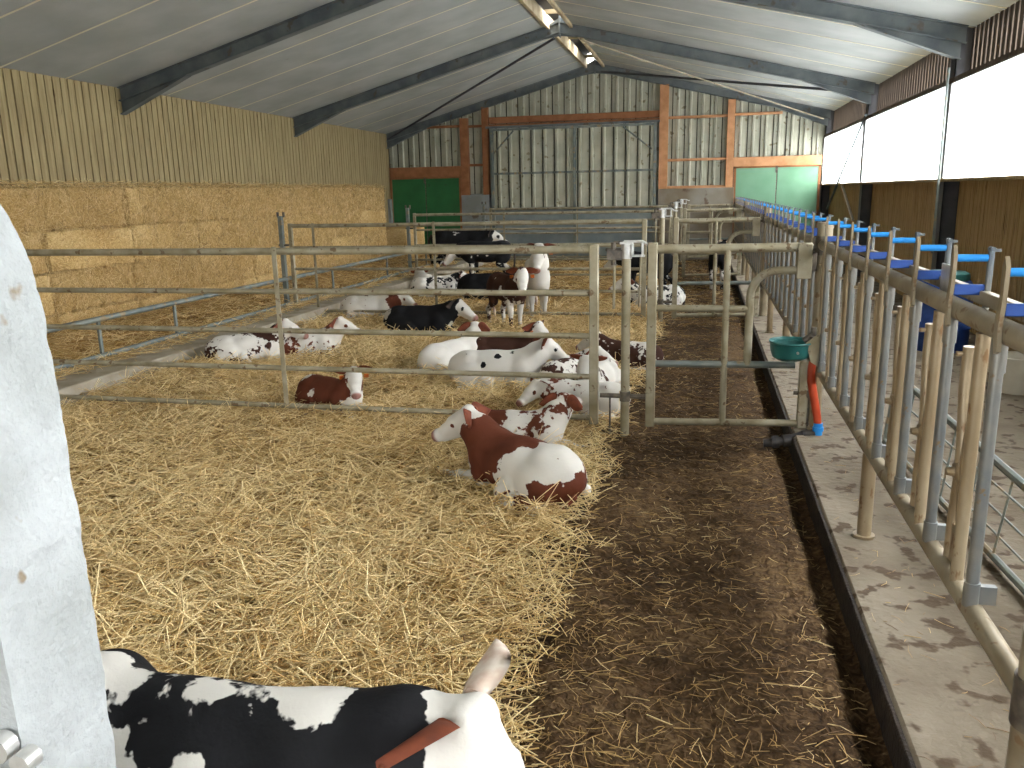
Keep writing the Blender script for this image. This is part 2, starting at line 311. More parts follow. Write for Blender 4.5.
def truss(Y, lab):
    t = thing('steel_frame', (-3, Y, 0), lab, 'roof frame', 'steel portal frames')
    def ibeam(P0, P1, dep, nm, mt='steel'):                                # rafter: web and two flanges, in the XZ plane
        (xa, za), (xb, zb) = P0, P1; m_ = MB()
        for o0, o1, wd in ((0, .014, .075), (.014, dep-.014, .006), (dep-.014, dep, .075)):
            m_.prism([(xa, za-o0), (xb, zb-o0), (xb, zb-o1), (xa, za-o1)], Y-wd, 'y', Y+wd)
        m_.build(nm, mt, t)
    ibeam((XL, ceil(XL)-.002), (-3, 5.328), .21, 'rafter'); ibeam((-3, 5.328), (XR-.1, ceil(XR-.1)-.002), .21, 'rafter')
    for sx_, xe, xt in ((-1, XL, -7.9), (1, XR-.15, 1.85)):
        m_ = MB(); ze = ceil(xe)-.2; m_.prism([(xe, ze), (xt, ceil(xt)-.205), (xe, ze-.2)], Y-.006, 'y', Y+.006); m_.prism([(xe, ze-.2), (xt, ceil(xt)-.205), (xt, ceil(xt)-.22), (xe, ze-.215)], Y-.07, 'y', Y+.07); m_.build('haunch', 'steel', t)
    m_ = MB(); m_.prism([(-3.32, ceil(-3.32)-.0), (-3, 5.42), (-2.68, ceil(-2.68)), (-2.62, ceil(-2.62)-.22), (-3, 5.06), (-3.38, ceil(-3.38)-.22)], Y-.012, 'y', Y+.012); m_.box(-3.015, -2.985, Y-.08, Y+.08, 5.04, 5.45)
    m_.build('apex_plate', 'steel', t)
    m_ = MB(); x0, x1 = XR-.195, XR-.0
    m_.box(x0+.0, x0+.015, Y, Y+.24, -.1, 3.9); m_.box(x1-.015, x1, Y, Y+.24, -.1, 3.9); m_.box(x0, x1, Y+.0, Y+.012, -.1, 3.9); m_.build('column', 'dsteel', t)
for Y, lab in ((TR[0], 'grey steel rafter frame against the far cladding wall'), (TR[1], 'grey steel rafter frame one before the far one, tie rods at its peak'), (TR[2], 'grey steel rafter frame crossing the upper corners of the photo'), (TR[3], None), (TR[4], None)):
    truss(Y-.0, lab or 'grey steel rafter frame behind the viewer overhead')
for a, b, lab in (((-3.13, 18.12, 5.02), (-9.1, 23.85, 3.52), 'thin dark diagonal tie rod under the left roof slope'), ((-2.8, 23.8, 5.08), (3.05, 18.15, 3.68), 'thin dark tie rod under the right roof slope'), ((-2.6, 18.3, 5.0), (3.0, 23.7, 3.62), 'thin pale tie rod crossing the dark one under the right roof slope')):
    o = MB().tube([a, b], .018 if 'pale' in lab else .028, 8).build('tie_rod', 'rail' if 'pale' in lab else 'dsteel', origin=a); tag(o, lab, 'tie rod')
for a, b, mt, lab in (((3.08, 18.1, 3.25), (3.08, 22.6, 1.35), 'steel', 'long grey diagonal brace across the far window'), ((3.12, 23.7, 3.15), (3.12, 19.0, 1.2), 'bright', 'pale thin diagonal brace beside the green door corner')):
    o = MB().tube([a, b], .03, 6).build('wall_brace', mt, origin=a); tag(o, lab, 'brace')
o = MB().tube([(3.02, 12.15, 3.35), (3.03, 12.15, 1.0)], .018, 8).build('downpipe', 'blued', origin=(3.02, 12.15, 1.0)); tag(o, 'thin grey upright pipe in front of the nearest visible column', 'pipe')
# back wall
def ribbed(x0, x1, zb, zt, yb, m_, pitch=.333, rib=.06, dep=.06):
    x = math.floor(x0/pitch)*pitch; xs = []
    while x < x1:
        for u, d in ((0, 0), (pitch-rib-.04, 0), (pitch-.04-rib+.015, dep), (pitch-.04, dep), (pitch-.025, 0)):
            if x0 <= x+u <= x1: xs.append((x+u, d))
        x += pitch
    xs = [(x0, 0)]+xs+[(x1, 0)]; vs = []; fs = []
    for i, (x, d) in enumerate(xs):
        vs += [(x, yb-d, zb(x) if callable(zb) else zb), (x, yb-d, zt(x) if callable(zt) else zt)]
        if i: fs.append((2*i-2, 2*i, 2*i+1, 2*i-1))
    m_.add(vs, fs)
mb = MB(); mb.box(XL-.1, XR+.1, YB+.02, YB+.2, -.22, 1.9); bw = struct(mb.build('wall_back', 'concw'))
mb = MB(); mb.prism([(XL-.1, 1.9), (XR+.1, 1.9), (XR+.1, ceil(XR)+.05), (-3, 5.4), (XL-.1, ceil(XL)+.05)], YB+.06, 'y', YB+.2); mb.build('backing', 'dark', bw)
mb = MB(); ribbed(XL, XR, 1.9, lambda x: ceil(x)+.02, YB+.04, mb); mb.build('cladding', 'clad', bw, False)
mb = MB(); mb.box(-6.9, -6.05, 23.82, YB+.05, -.2, 1.87, .01); mb.box(XL, -9.07, 23.7, YB, -.2, 1.8); mb.build('plinth', 'concw', bw)
MB().box(-1.22, .82, 23.82, YB+.05, -.2, 1.93, .01).build('stained_plinth', 'concs', bw)
mb = MB(); x = XL+.28
while x < XR: mb.box(x-.012, x+.012, YB+.02, YB+.045, 1.9, ceil(x)+.02); x += .333
mb.build('cladding_lap_shade', 'dark', bw, False)  # thin dark strips paint the shadow lines under the sheet lips
def beam(x0, x1, z0, z1, mt='timber', y0=23.84, nm='timber_post'): MB().box(x0, x1, y0, YB, z0, z1, .008).build(nm, mt, bw)
beam(-6.9, -6.66, 1.87, 4.02); beam(-6.24, -6.05, 1.87, 4.3); beam(-1.22, -.98, 1.9, 4.68, 'timberp'); beam(.58, .78, -.1, 4.22, 'timberp')
beam(-6.04, -1.22, 3.74, 3.82, nm='timber_rail'); beam(-6.04, -1.22, 3.84, 4.02, y0=23.9, nm='timber_rail')
beam(-9.1, -6.9, 2.4, 2.7, nm='timber_rail'); beam(.78, 3.05, 2.47, 2.72, 'timberp', nm='timber_rail')
for x0, x1, z in ((-8.1, -6.9, 3.78), (-6.66, -6.24, 3.76), (-6.66, -6.24, 2.68)): beam(x0, x1, z, z+.07, y0=23.92, nm='timber_rail')
for x0, x1, z in ((-.98, .58, 3.78), (-.98, .58, 2.66), (-.98, .58, 1.93), (.78, 2.0, 3.8)): beam(x0, x1, z, z+.07, 'timberp', y0=23.92, nm='timber_rail')
def leaf_door(nm, x0, x1, z1, lab, gm='green'):
    d = struct(bpy.data.objects.new(nm, None), lab); C.objects.link(d); d.location = ((x0+x1)/2, 23.9, 0); xm = (x0+x1)/2
    for a, b in ((x0, xm-.015), (xm+.015, x1)): MB().box(a, b, 23.88, 23.94, .03, z1, .006).build('door_leaf', gm, d)
    MB().box(xm-.04, xm+.02, 23.86, 23.9, z1-.14, z1+.06).box(xm-.015, xm+.015, 23.9, 23.95, 0, z1).build('bolt', 'bolt', d)
    MB().box(x0-.06, x0, 23.86, 23.97, 0, z1+.05).box(x1, x1+.06, 23.86, 23.97, 0, z1+.05).box(x0-.06, x1+.06, 23.86, 23.97, z1, z1+.05).build('door_frame', 'timber', d)
leaf_door('door_1', -9.05, -6.97, 2.36, 'dark green double door at the left of the far wall'); leaf_door('door_2', .86, 2.98, 2.43, 'green double door, glare-paled, at the right of the far wall', 'greenp')
d3 = struct(bpy.data.objects.new('door_3', None), 'tall cream ribbed sliding door in grey steel frame in the far wall'); C.objects.link(d3); d3.location = (-3.63, 23.8, 0)
mb = MB(); ribbed(-5.97, -1.28, 1.46, 3.7, 23.85, mb); mb.build('ribbed_sheet', 'clad', d3, False)
mb = MB(); x = -5.8
while x < -1.3: mb.box(x-.012, x+.012, 23.83, 23.855, 1.46, 3.7); x += .333
mb.build('sheet_lap_shade', 'dark', d3, False)  # same painted shadow lines on the sliding door sheet
MB().box(-5.97, -1.28, 23.84, 23.9, .02, 1.46).build('lower_sheet', 'cladgrey', d3)
mb = MB()
for x in (-5.93, -3.55, -1.32): mb.box(x-.04, x+.04, 23.76, 23.84, .02, 3.7)
for z in (3.66, 2.45, 1.46, .1): mb.box(-5.97, -1.28, 23.77, 23.83, z-.03, z+.03)
mb.tube([(-5.9, 23.8, 3.0), (-5.3, 23.8, 3.62)], .025, 6); mb.tube([(-1.4, 23.8, 3.0), (-2.2, 23.8, 3.62)], .025, 6); mb.build('steel_frame', 'blued', d3)
MB().box(-6.1, -1.2, 23.74, 23.8, 3.7, 3.76).build('slide_track', 'steel', d3)

# ------------------------------------------------------------------ straw bedding, muck passage
EDGE = lambda y: -.62+.09*(vnoise(y, y*0, 1.3, 5)-.5)+.12*(vnoise(y, y*0, 4., 6)-.5)
def h_bed(x, y):
    e = np.clip((EDGE(y)-x)/.18, -1, 1); lump = .15*fbm(x, y, 1.1, 4, 3)+.09*fbm(x, y, 4, 3, 9)
    return -.13+.085*(e*.5+.5)+lump*np.clip(e, 0, 1)
def h_dirt(x, y):
    g = np.exp(-((x-.66)/.07)**2); return -.02+.05*fbm(x, y, 2.2, 4, 21)+.045*fbm(x, y, 11, 3, 31)-.05*g+.0*x
o = grid('trodden_muck', np.linspace(-.85, .73, 110), np.concatenate([np.linspace(1, 9, 520), np.linspace(9.1, 23.68, 200)]), h_dirt, G['dirt'])
tag(o, 'dark brown trodden muck covering the passage between straw and feed step', 'muck', kind='stuff')
o = grid('straw_litter', np.linspace(-5.92, -.5, 300), np.concatenate([np.linspace(.3, 9, 440), np.linspace(9.1, 23.7, 260)]), h_bed, G['bed'])
tag(o, 'packed golden straw litter covering the calf pens', 'straw', kind='stuff')
o = grid('straw_litter', np.linspace(-9.1, -6.6, 60), np.linspace(0, 23.6, 300), lambda x, y: .12+.18*np.clip((-6.9-x)/.9, 0, 1)+.1*fbm(x, y, 1.5, 4, 8), G['bed'])
tag(o, 'spilled straw between the left kerb and the stacked bales', 'straw', kind='stuff')
def field(n, x0, x1, y0, y1, pw=1.0):
    y = y0*(y1/y0)**(rng.random(n)**pw); return x0+(x1-x0)*rng.random(n), y
Px = []; 
def lay(name, n, x0, x1, y0, y1, hf, lmin, lmax, w0, m_, lab, tmean=.55, keep=None, lift=.03, tl=.22, pw=1.):
    x, y = field(n, x0, x1, y0, y1, pw)
    if keep is not None: k = keep(x, y); x = x[k]; y = y[k]
    n = len(x); L = lmin+(lmax-lmin)*rng.random(n)**1.5; tilt = rng.normal(0, tl, n); z = hf(x, y)+rng.random(n)*lift+np.abs(np.sin(tilt))*L*.3
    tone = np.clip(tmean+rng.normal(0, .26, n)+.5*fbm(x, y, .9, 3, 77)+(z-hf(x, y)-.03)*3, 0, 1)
    wid = w0*(.6+.7*rng.random(n))*(1+np.maximum(0, y-6)*.12)
    o = straws(name, np.stack([x, y, z], -1), L, rng.random(n)*6.283, tilt, wid, m_, tone); tag(o, lab, 'straw', kind='stuff'); return o
lay('loose_straw', 110000, -5.9, -.42, 1.5, 14, h_bed, .07, .34, .0027, G['straw'], 'loose golden straw stalks strewn over the pens', keep=lambda x, y: (x < EDGE(y)+.12*rng.random(len(x))) & (x > -y*1.02-.35), lift=.1, tl=.3)
lay('loose_straw', 14000, -5.9, -.5, 9, 23.5, h_bed, .08, .3, .0022, G['straw'], 'loose straw in the farther pens', lift=.06)
lay('trampled_straw', 8500, -.75, .66, 1.6, 12, h_dirt, .015, .13, .0016, G['strawd'], 'short trampled straw bits on the dark passage', tmean=.42, lift=.012, tl=.08, keep=lambda x, y: (rng.random(len(x)) < (.3+.9*vnoise(x, y, 2.2, 55)*np.clip((.9-x)/1.2, .25, 1))))
lay('trampled_straw', 2600, -.7, .66, 12, 23.5, h_dirt, .05, .22, .002, G['strawd'], 'trampled straw in the farther passage', tmean=.4, lift=.02, tl=.08)
lay('spilled_straw', 9000, -8.0, -6.15, 6.5, 22, lambda x, y: .17+.14*np.clip((-6.9-x)/.9, 0, 1)+.1*fbm(x, y, 1.5, 4, 8), .06, .3, .0022, G['straw'], 'straw stalks fallen on the left kerb', tmean=.6, lift=.05)
lay('trampled_straw', 260, .74, 1.3, 1.6, 9, lambda x, y: .102+x*0, .015, .1, .0013, G['strawd'], 'stray straw bits on the concrete feed step', tmean=.3, lift=.004, tl=.03)

# ------------------------------------------------------------------ straw bales, four courses
bale_mesh = {}
def bale(x1, ya, yb, z0, z1, lab, seed):
    r = np.random.default_rng(seed); L, Hh, D = yb-ya-.03, z1-z0-.012, 1.1; ny, nz, nx = 34, 14, 8
    key = (round(L, 2), round(Hh, 2), seed % 5)
    if key not in bale_mesh:
        faces = []; V = []; F = []
        def sheet(f, na, nb):
            base = sum(len(v) for v in V); A, B = np.meshgrid(np.linspace(-1, 1, na), np.linspace(-1, 1, nb), indexing='ij'); p = f(A, B).reshape(-1, 3); V.append(p)
            i, j = np.meshgrid(np.arange(na-1), np.arange(nb-1), indexing='ij'); q = (i*nb+j).ravel()+base; F.append(np.stack([q, q+nb, q+nb+1, q+1], -1))
        def S3(x, y, z): return np.stack([x, y, z], -1)
        sheet(lambda a, b: S3(a*0+1, a, b), ny, nz); sheet(lambda a, b: S3(a, b*0+1, b*1.0), nx, nz); sheet(lambda a, b: S3(a, b*0-1, b*1.0), nx, nz); sheet(lambda a, b: S3(b, a, b*0+1.), ny, nx); sheet(lambda a, b: S3(b, a, b*0-1.), ny, nx)
        P = np.concatenate(V); Fq = np.concatenate(F); e = .9
        # rounded edges then lumps
        P = P*np.array([D/2, L/2, Hh/2]); Q = P.copy(); rr = .035
        inner = np.clip(P, -np.array([D/2, L/2, Hh/2])+rr, np.array([D/2, L/2, Hh/2])-rr); dv = P-inner; ln = np.linalg.norm(dv, axis=1)[:, None]+1e-9; Q = inner+dv/ln*rr
        sgn = dv/ln; lump = .05*fbm(P[:, 1]+P[:, 0]*.7, P[:, 2]*1.3+P[:, 0], 3, 4, seed*3)+.05*fbm(P[:, 1], P[:, 2], 12, 3, seed*5)
        # two string grooves
        groove = sum(-.01*np.exp(-((P[:, 2]-g)/.02)**2) for g in (-.12, .12))
        Q += sgn*(lump+groove)[:, None]
        o = raw_mesh('straw_bale', Q, Fq, G['bale']); bale_mesh[key] = o.data
    else: o = bpy.data.objects.new('straw_bale', bale_mesh[key]); C.objects.link(o)
    o.location = (x1-D/2+r.normal(0, .018), (ya+yb)/2, (z0+z1)/2); o.rotation_euler = (0, 0, r.normal(0, .006)); return tag(o, lab, 'straw bale', 'stacked straw bales along the left wall')
ORD = ['nearest the far green door', 'second from the far green door', 'third from the far green door', 'fourth from the far green door', 'fifth from the far green door', 'sixth from the far green door', 'seventh from the far green door', 'eighth from the far green door']
ROWS = ['bottom course', 'second course', 'third course', 'top course']
for c in range(8):
    y1 = 20.2-c*1.632
    for k in range(4):
        z0 = .0+.52*k; bale(-7.9-(.0 if k < 3 else .03), y1-1.632, y1, z0, z0+.52+(.01 if k == 3 else 0), 'straw bale, %s, %s' % (ROWS[k], ORD[c]), c*4+k+1)
for k in range(2): bale(-7.6, 20.9, 22.5, .52*k, .52*(k+1), 'loose %s straw bale of the low pile before the dark green door' % ('lower', 'upper')[k], 50+k)
n = 38000; y = 8.2+12*rng.random(n); z = .1+1.98*rng.random(n)
o = straws('bale_straw_ends', np.stack([-7.9+.02*rng.random(n), y, z], -1), .05+.13*rng.random(n), rng.random(n)*6.28, rng.normal(0, .2, n), .0022*(1+(y-8)*.1), G['straw'], np.clip(.6+rng.normal(0, .22, n), 0, 1),
           dirs=(lambda a, b: np.stack([b, np.cos(a)*np.sqrt(1-b*b), np.sin(a)*np.sqrt(1-b*b)], -1))(rng.random(n)*6.28, np.clip(rng.normal(.15, .25, n), -.8, .8)))
tag(o, 'loose straw ends bristling from the faces of the bales', 'straw', kind='stuff')
n = 1500; y = 8.2+12*rng.random(n)
o = straws('bale_top_straw', np.stack([-8.5+.65*rng.random(n), y, 2.1+.06*rng.random(n)], -1), .1+.2*rng.random(n), rng.random(n)*6.28, rng.normal(.1, .3, n), .003+0*y, G['straw'], np.clip(.6+rng.normal(0, .2, n), 0, 1))
tag(o, 'loose straw lying on top of the bale stack', 'straw', kind='stuff')

# ------------------------------------------------------------------ pen fences
RZ = [.11, .45, .78, 1.12, 1.46]
def pen_gate(x0, x1, Y, braces, lab, grp='wide tubular pen gates'):
    g = thing('pen_gate', (x1, Y, 0), lab, 'gate', grp)
    for i, z in enumerate(RZ): MB().tube([(x0, Y, z), (x1-.03, Y, z)], .03 if i == 4 else .023, 12).build('rail', 'gate', g)
    MB().box(x1-.035, x1+.035, Y-.035, Y+.035, .06, 1.5, .006).build('stile', 'gate', g)
    MB().box(x0-.03, x0+.03, Y-.03, Y+.03, .06, 1.5, .006).build('stile', 'gate', g)
    for bx in braces: MB().box(bx-.02, bx+.02, Y-.032, Y-.022, .1, 1.5).build('brace', 'gate', g)
    return g
def gate_post(x, Y, lab, h=1.5, r=.035, grp='round gate posts with latch heads'):
    p = thing('gate_post', (x, Y, 0), lab, 'post', grp)
    MB().cyl(x, Y, -.12, h, r, 16).build('tube', 'gate', p)
    m_ = MB(); m_.cyl(x, Y, h-.11, h+.005, r+.007, 16); m_.tube([(x-.02, Y-.02, h+.02), (x+.12, Y-.01, h+.02), (x+.17, Y, h-.01), (x+.22, Y, h-.015)], .012, 8); m_.box(x-.05, x+.05, Y-.04, Y+.04, h, h+.018, .003)
    m_.box(x+.04, x+.055, Y-.03, Y+.03, h-.09, h); m_.box(x+.115, x+.13, Y-.03, Y+.03, h-.08, h+.01); m_.box(x+.04, x+.14, Y-.03, Y+.03, h-.095, h-.08); m_.build('latch_bracket', 'bright', p)
    m_ = MB(); m_.tube([(x-.035, Y, h-.04), (x-.16, Y, h-.04)], .013, 8); m_.tube([(x-.1, Y, h+.015), (x-.1, Y, h-.16)], .022, 8); m_.box(x-.15, x-.03, Y-.03, Y+.03, h-.12, h-.04, .005); m_.tube([(x-.1, Y, h+.012), (x-.03, Y, h+.012)], .014, 8); m_.build('hinge', 'bolt', p)
    m_ = MB(); m_.tube([(x-.09, Y, h-.1), (x-.095, Y, h-.5)], .011, 8); m_.tube([(x+.11, Y, h-.09), (x+.1, Y, h-.48)], .008, 8); m_.build('drop_pin', 'gate', p)
    m_ = MB(); m_.tube([(x-.2, Y, .3), (x+.2, Y, .3)], .02, 8); m_.cyl(x, Y, .26, .34, r+.008, 16); m_.tube([(x-.12, Y, .3), (x-.12, Y, -.02)], .008, 6); m_.build('lower_clamp', 'bolt', p)
    return p
def creep_gate(Y, lab, x0=-.36, x1=.76):
    g = thing('passage_gate', (x0, Y, 0), lab, 'gate', 'small passage gates beside the feed barrier')
    t = lambda pts, r, nm, mt='gate': MB().tube(pts, r, 12).build(nm, mt, g)
    t([(x0, Y, 1.46), (x1-.06, Y, 1.47)], .034, 'rail'); t([(x0, Y, 1.01), (.37, Y, 1.01)], .027, 'rail'); t([(x0, Y, .57), (x1-.04, Y, .585)], .027, 'rail', 'blued'); t([(x0, Y, .1), (x1, Y, .13)], .027, 'rail')
    MB().box(x0-.036, x0+.036, Y-.036, Y+.036, .06, 1.51, .006).build('stile', 'gate', g)
    MB().box(x1-.005, x1+.065, Y-.036, Y+.036, .04, .62, .006).build('stile', 'gate', g)
    t([(.2, Y-.01, .1), (.195, Y-.01, 1.45)], .025, 'brace')
    pts = [(.37, Y, .58), (.37, Y, 1.05)]+[(.57-.2*math.cos(a), Y, 1.1+.2*math.sin(a)) for a in [i*math.pi/2/7 for i in range(8)]]+[(x1-.03, Y, 1.3)]
    t(pts, .03, 'bent_tube', 'gate'); MB().box(x1-.07, x1+.035, Y-.045, Y+.045, 1.24, 1.5, .006).build('mounting_plate', 'gate', g)
    return g
FY = [6.44, 12.25, 18.2, 23.3]
WH = ['of the nearest cross fence', 'of the second cross fence', 'of the third cross fence', 'of the farthest cross fence']
for i, Y in enumerate(FY):
    pen_gate(-6.4 if i < 3 else -5.9, -.81, Y, [(-3.52,), (-6.0, -4.0), (-4.3,), (-3.4,)][i], 'wide five-rail tubular pen gate '+WH[i])
    gate_post(-.56, Y, 'round post with latch bracket between the two gates '+WH[i], 1.5 if i == 0 else 1.62)
    creep_gate(Y, 'small passage gate beside the feed barrier, '+WH[i])
    if i: 
        p = thing('hinge_post', (-6.56 if i < 3 else -6.1, Y, 0), 'tubular hinge post with bolts at the left end '+WH[i], 'post', 'left hinge posts'); px = p.location.x
        MB().box(px-.035, px+.035, Y-.035, Y+.035, .1, 1.62, .006).build('tube', 'blued', p)
        m_ = MB(); [m_.tube([(px-.06, Y, z), (px+.12, Y, z)], .018, 8) for z in (1.16, .4)]; [m_.cyl(px+dx, Y, 1.6, 1.68, .02, 8) for dx in (-.04, .06)]; m_.build('hinge_bolt', 'bolt', p)
k = thing('kerb_rail', (-6.5, 5.0, .17), 'low blue-grey two-rail fence standing on the left kerb', 'fence')
for z in (.63, .22): MB().tube([(-6.5, 5.0, z), (-6.5, 19.5, z)], .032, 12).build('rail', 'blued', k)
for yy in (6.2, 7.82, 9.2, 11.85, 13.9, 16.6, 19.2): MB().box(-6.515, -6.485, yy-.02, yy+.02, .17 if yy in (11.85,) else .2, .63, .003).build('upright', 'blued', k)

# ------------------------------------------------------------------ feed barrier with self-locking headlocks
XB = .88
def module_parts(parent, y0):
    X = XB; B = lambda m_, nm, mt: m_.build(nm, mt, parent)
    a = B(MB().tube([(X-.01, y0, .62), (X-.01, y0, 1.44)], .0195, 12).cyl(X-.01, y0, .59, .67, .0245, 12).cyl(X-.01, y0, 1.35, 1.45, .024, 12).box(X-.02, X+.06, y0-.012, y0+.012, .6, .66), 'upright', 'upr')
    b = B(MB().tube([(X-.005, y0+.17, .58), (X-.005, y0+.165, 1.44)], .0215, 12), 'neck_tube', 'brn')
    c = B(MB().tube([(X+.02, y0+.215, 1.44), (X+.02, y0+.24, 1.22), (X+.02, y0+.285, 1.02), (X+.02, y0+.3, .92), (X+.02, y0+.26, .75), (X+.02, y0+.25, .6)], .018, 10), 'pivot_bar', 'brn')
    d = B(MB().tube([(X+.02, y0+.37, 1.36), (X+.02, y0+.375, 1.22), (X+.02, y0+.335, 1.02), (X+.02, y0+.33, .9), (X+.02, y0+.35, .75), (X+.02, y0+.35, .6)], .021, 10).tube([(X-.02, y0+.37, 1.335), (X+.05, y0+.37, 1.335)], .009, 8).box(X+.012, X+.028, y0+.25, y0+.35, .6, .74), 'swinging_bar', 'brn')
    e = B(MB().tube([(X+.02, y0+.3, .93), (X+.02, y0+.335, .93)], .03, 12).tube([(X-.03, y0+.315, .93), (X+.02, y0+.315, .93)], [.014, .02], 8).box(X-.005, X+.045, y0+.29, y0+.345, .9, .96, .008), 'clamp', 'brn')
    yh = y0-.085
    f = B(MB().prism([(yh-.018, 1.43), (yh+.006, 1.42), (yh+.022, 1.46), (yh+.024, 1.52), (yh+.008, 1.58), (yh+.012, 1.67), (yh-.004, 1.7), (yh-.022, 1.67), (yh-.02, 1.57), (yh-.008, 1.5)], X-.05, 'x', X-.038), 'hook_plate', 'rail')
    g = B(MB().tube([(X+.07, yh, 1.4), (X+.07, yh, 1.69)], .011, 10).tube([(X+.07, yh-.02, 1.685), (X+.07, yh+.02, 1.685)], .008, 8).box(X+.06, X+.1, yh-.004, yh+.004, 1.675, 1.685), 'stop_pin', 'upr')
    h = B(MB().tube([(X-.036, yh, 1.655), (X+.06, yh, 1.655)], .0125, 12), 'stop_tube', 'blue')
    i = B(MB().box(X-.036, X+.06, yh-.006, yh+.006, 1.53, 1.567, .003), 'stop_plate', 'blue2')
    return [a, b, c, d, e, f, g, h, i]
proto = None
def barrier(ya, yb, y0, n, lab):
    global proto
    t = thing('feed_barrier', (XB, ya, .1), lab, 'feed barrier', 'headlock feed barriers along the passage')
    MB().tube([(XB, ya, 1.475), (XB, yb, 1.475)], .036, 14).build('top_rail', 'rail', t)
    MB().tube([(XB, ya, .57), (XB, yb, .57)], .033, 14).build('bottom_rail', 'rail', t)
    MB().box(XB+.045, XB+.075, ya+.05, yb-.05, 1.5, 1.545, .003).build('locking_bar', 'rail', t)
    for k in range(n):
        if proto is None: proto = (y0, module_parts(t, y0))
        else:
            for o in proto[1]:
                c = o.copy(); C.objects.link(c); c.parent = t; c.location = (0, y0+.502*k-proto[0]-(ya-BA), 0)
    for yy in (ya+2.15, ya+4.2):
        MB().cyl(XB, yy, .1, .56, .036, 14).cyl(XB, yy, .1, .115, .055, 14).build('leg', 'brn', t)
BA = 2.2
barrier(2.2, 6.55, 2.66, 8, 'nearest run of headlock feed barrier, blue stops at right of the photo')
barrier(6.65, 12.3, 6.9, 11, 'second run of headlock feed barrier, beyond the thick capped post')
barrier(12.4, 18.2, 12.65, 11, 'third run of headlock feed barrier along the passage')
barrier(18.3, 23.7, 18.5, 10, 'farthest run of headlock feed barrier, ending at the pale green door')
for Y, lab in ((2.17, 'thick tubular barrier post in the lower right corner'), (6.62, 'thick capped barrier post behind the teal drinking bowl'), (12.35, 'barrier post at the second cross fence'), (18.25, 'barrier post at the third cross fence'), (23.75, 'barrier post beside the pale green door')):
    p = thing('barrier_post', (XB+.02, Y, .1), lab, 'post', 'thick posts of the feed barrier')
    MB().cyl(XB+.02, Y, .1, 1.62, .055, 18).build('tube', 'rail', p); MB().cyl(XB+.02, Y, 1.6, 1.64, .06, 18).build('cap', 'rail', p)
    MB().cyl(XB+.02, Y, 1.4, 1.54, .066, 18).box(XB-.07, XB-.03, Y-.05, Y+.05, 1.28, 1.42, .006).tube([(XB-.09, Y, 1.45), (XB-.03, Y, 1.45)], .02, 8).build('clamp', 'bolt', p); MB().cyl(XB+.02, Y, .5, .64, .062, 18).build('clamp', 'bolt', p)
o = MB().box(XB+.04, XB+.05, 3.42, 3.54, 1.4, 1.6, .003).build('number_plate', 'bright', origin=(XB+.04, 3.48, 1.4)); tag(o, 'small pale metal plate fixed behind the near barrier rail', 'plate')
# drinking bowl, hose and pipe
w = thing('drinking_bowl', (.66, 6.3, .62), 'teal plastic drinking bowl on bracket beside the passage gate', 'drinking bowl')
m_ = MB(); prof = [(.02, .655), (.09, .655), (.135, .68), (.155, .73), (.16, .79), (.168, .8), (.172, .79), (.15, .775), (.14, .73), (.12, .695), (.08, .68), (.0, .678)]
m_.lathe(.665, 6.3, prof, 32); m_.v = [(x if x > .56 else .56+(x-.56)*.75, y, z) for x, y, z in m_.v]; m_.build('basin', 'teal', w)
MB().prism([(.76, .8), (.8, .66), (.86, .62), (.875, .86), (.83, .86)], 6.19, 'y', 6.2).prism([(.78, .8), (.8, .66), (.86, .62), (.875, .86), (.83, .86)], 6.4, 'y', 6.41).build('bracket', 'gate', w)
MB().box(.79, .84, 6.2, 6.4, .66, .84, .01).tube([(.76, 6.3, .79), (.83, 6.3, .85)], .03, 10).cyl(.82, 6.3, .84, .9, .02, 10).build('valve', 'bolt', w)
MB().tube([(.70, 6.14, .735), (.70, 6.125, .735)], .01, 8).build('screw', 'bright', w)
pts = [(.825, 6.25, .68), (.815, 6.25, .6), (.82, 6.25, .5), (.85, 6.25, .36), (.875, 6.25, .24), (.885, 6.25, .17)]
h = thing('water_hose', (.885, 6.25, .1), 'orange-red hose hanging from the teal drinking bowl', 'hose')
MB().tube(pts, [.026, .028, .03, .03, .029, .028], 12).build('tube', 'hose', h); MB().cyl(.887, 6.25, .1, .19, .033, 12).cyl(.887, 6.25, .13, .16, .04, 12).build('connector', 'blue', h)
p = thing('water_pipe', (.6, 6.22, .0), 'black plastic water pipe lying across the dark gutter below the hose', 'pipe')
MB().tube([(.50, 6.2, .03), (.58, 6.2, .04), (.68, 6.22, .06), (.8, 6.25, .1), (.88, 6.25, .11)], [.03, .035, .032, .03, .026], 12).build('tube', 'blk', p)
for q0, q1, r_ in (((.56, 6.2, .04), (.61, 6.2, .045), .048), ((.64, 6.21, .05), (.7, 6.22, .06), .046), ((.78, 6.24, .09), (.82, 6.25, .1), .04)): MB().tube([q0, q1], r_, 12).build('coupling', 'blk', p)
v = thing('clamp_rod', (.82, 6.44, .1), 'dark clamp with hanging rod beside the orange-red hose', 'clamp')
MB().tube([(.72, 6.44, .37), (.9, 6.44, .37)], .016, 8).tube([(.83, 6.42, .45), (.83, 6.42, .1)], .008, 8).box(.81, .86, 6.4, 6.48, .34, .4, .006).build('rod', 'bolt', v)
MB().cyl(.88, 6.4, .1, .66, .03, 12).build('stub_post', 'bolt', v)
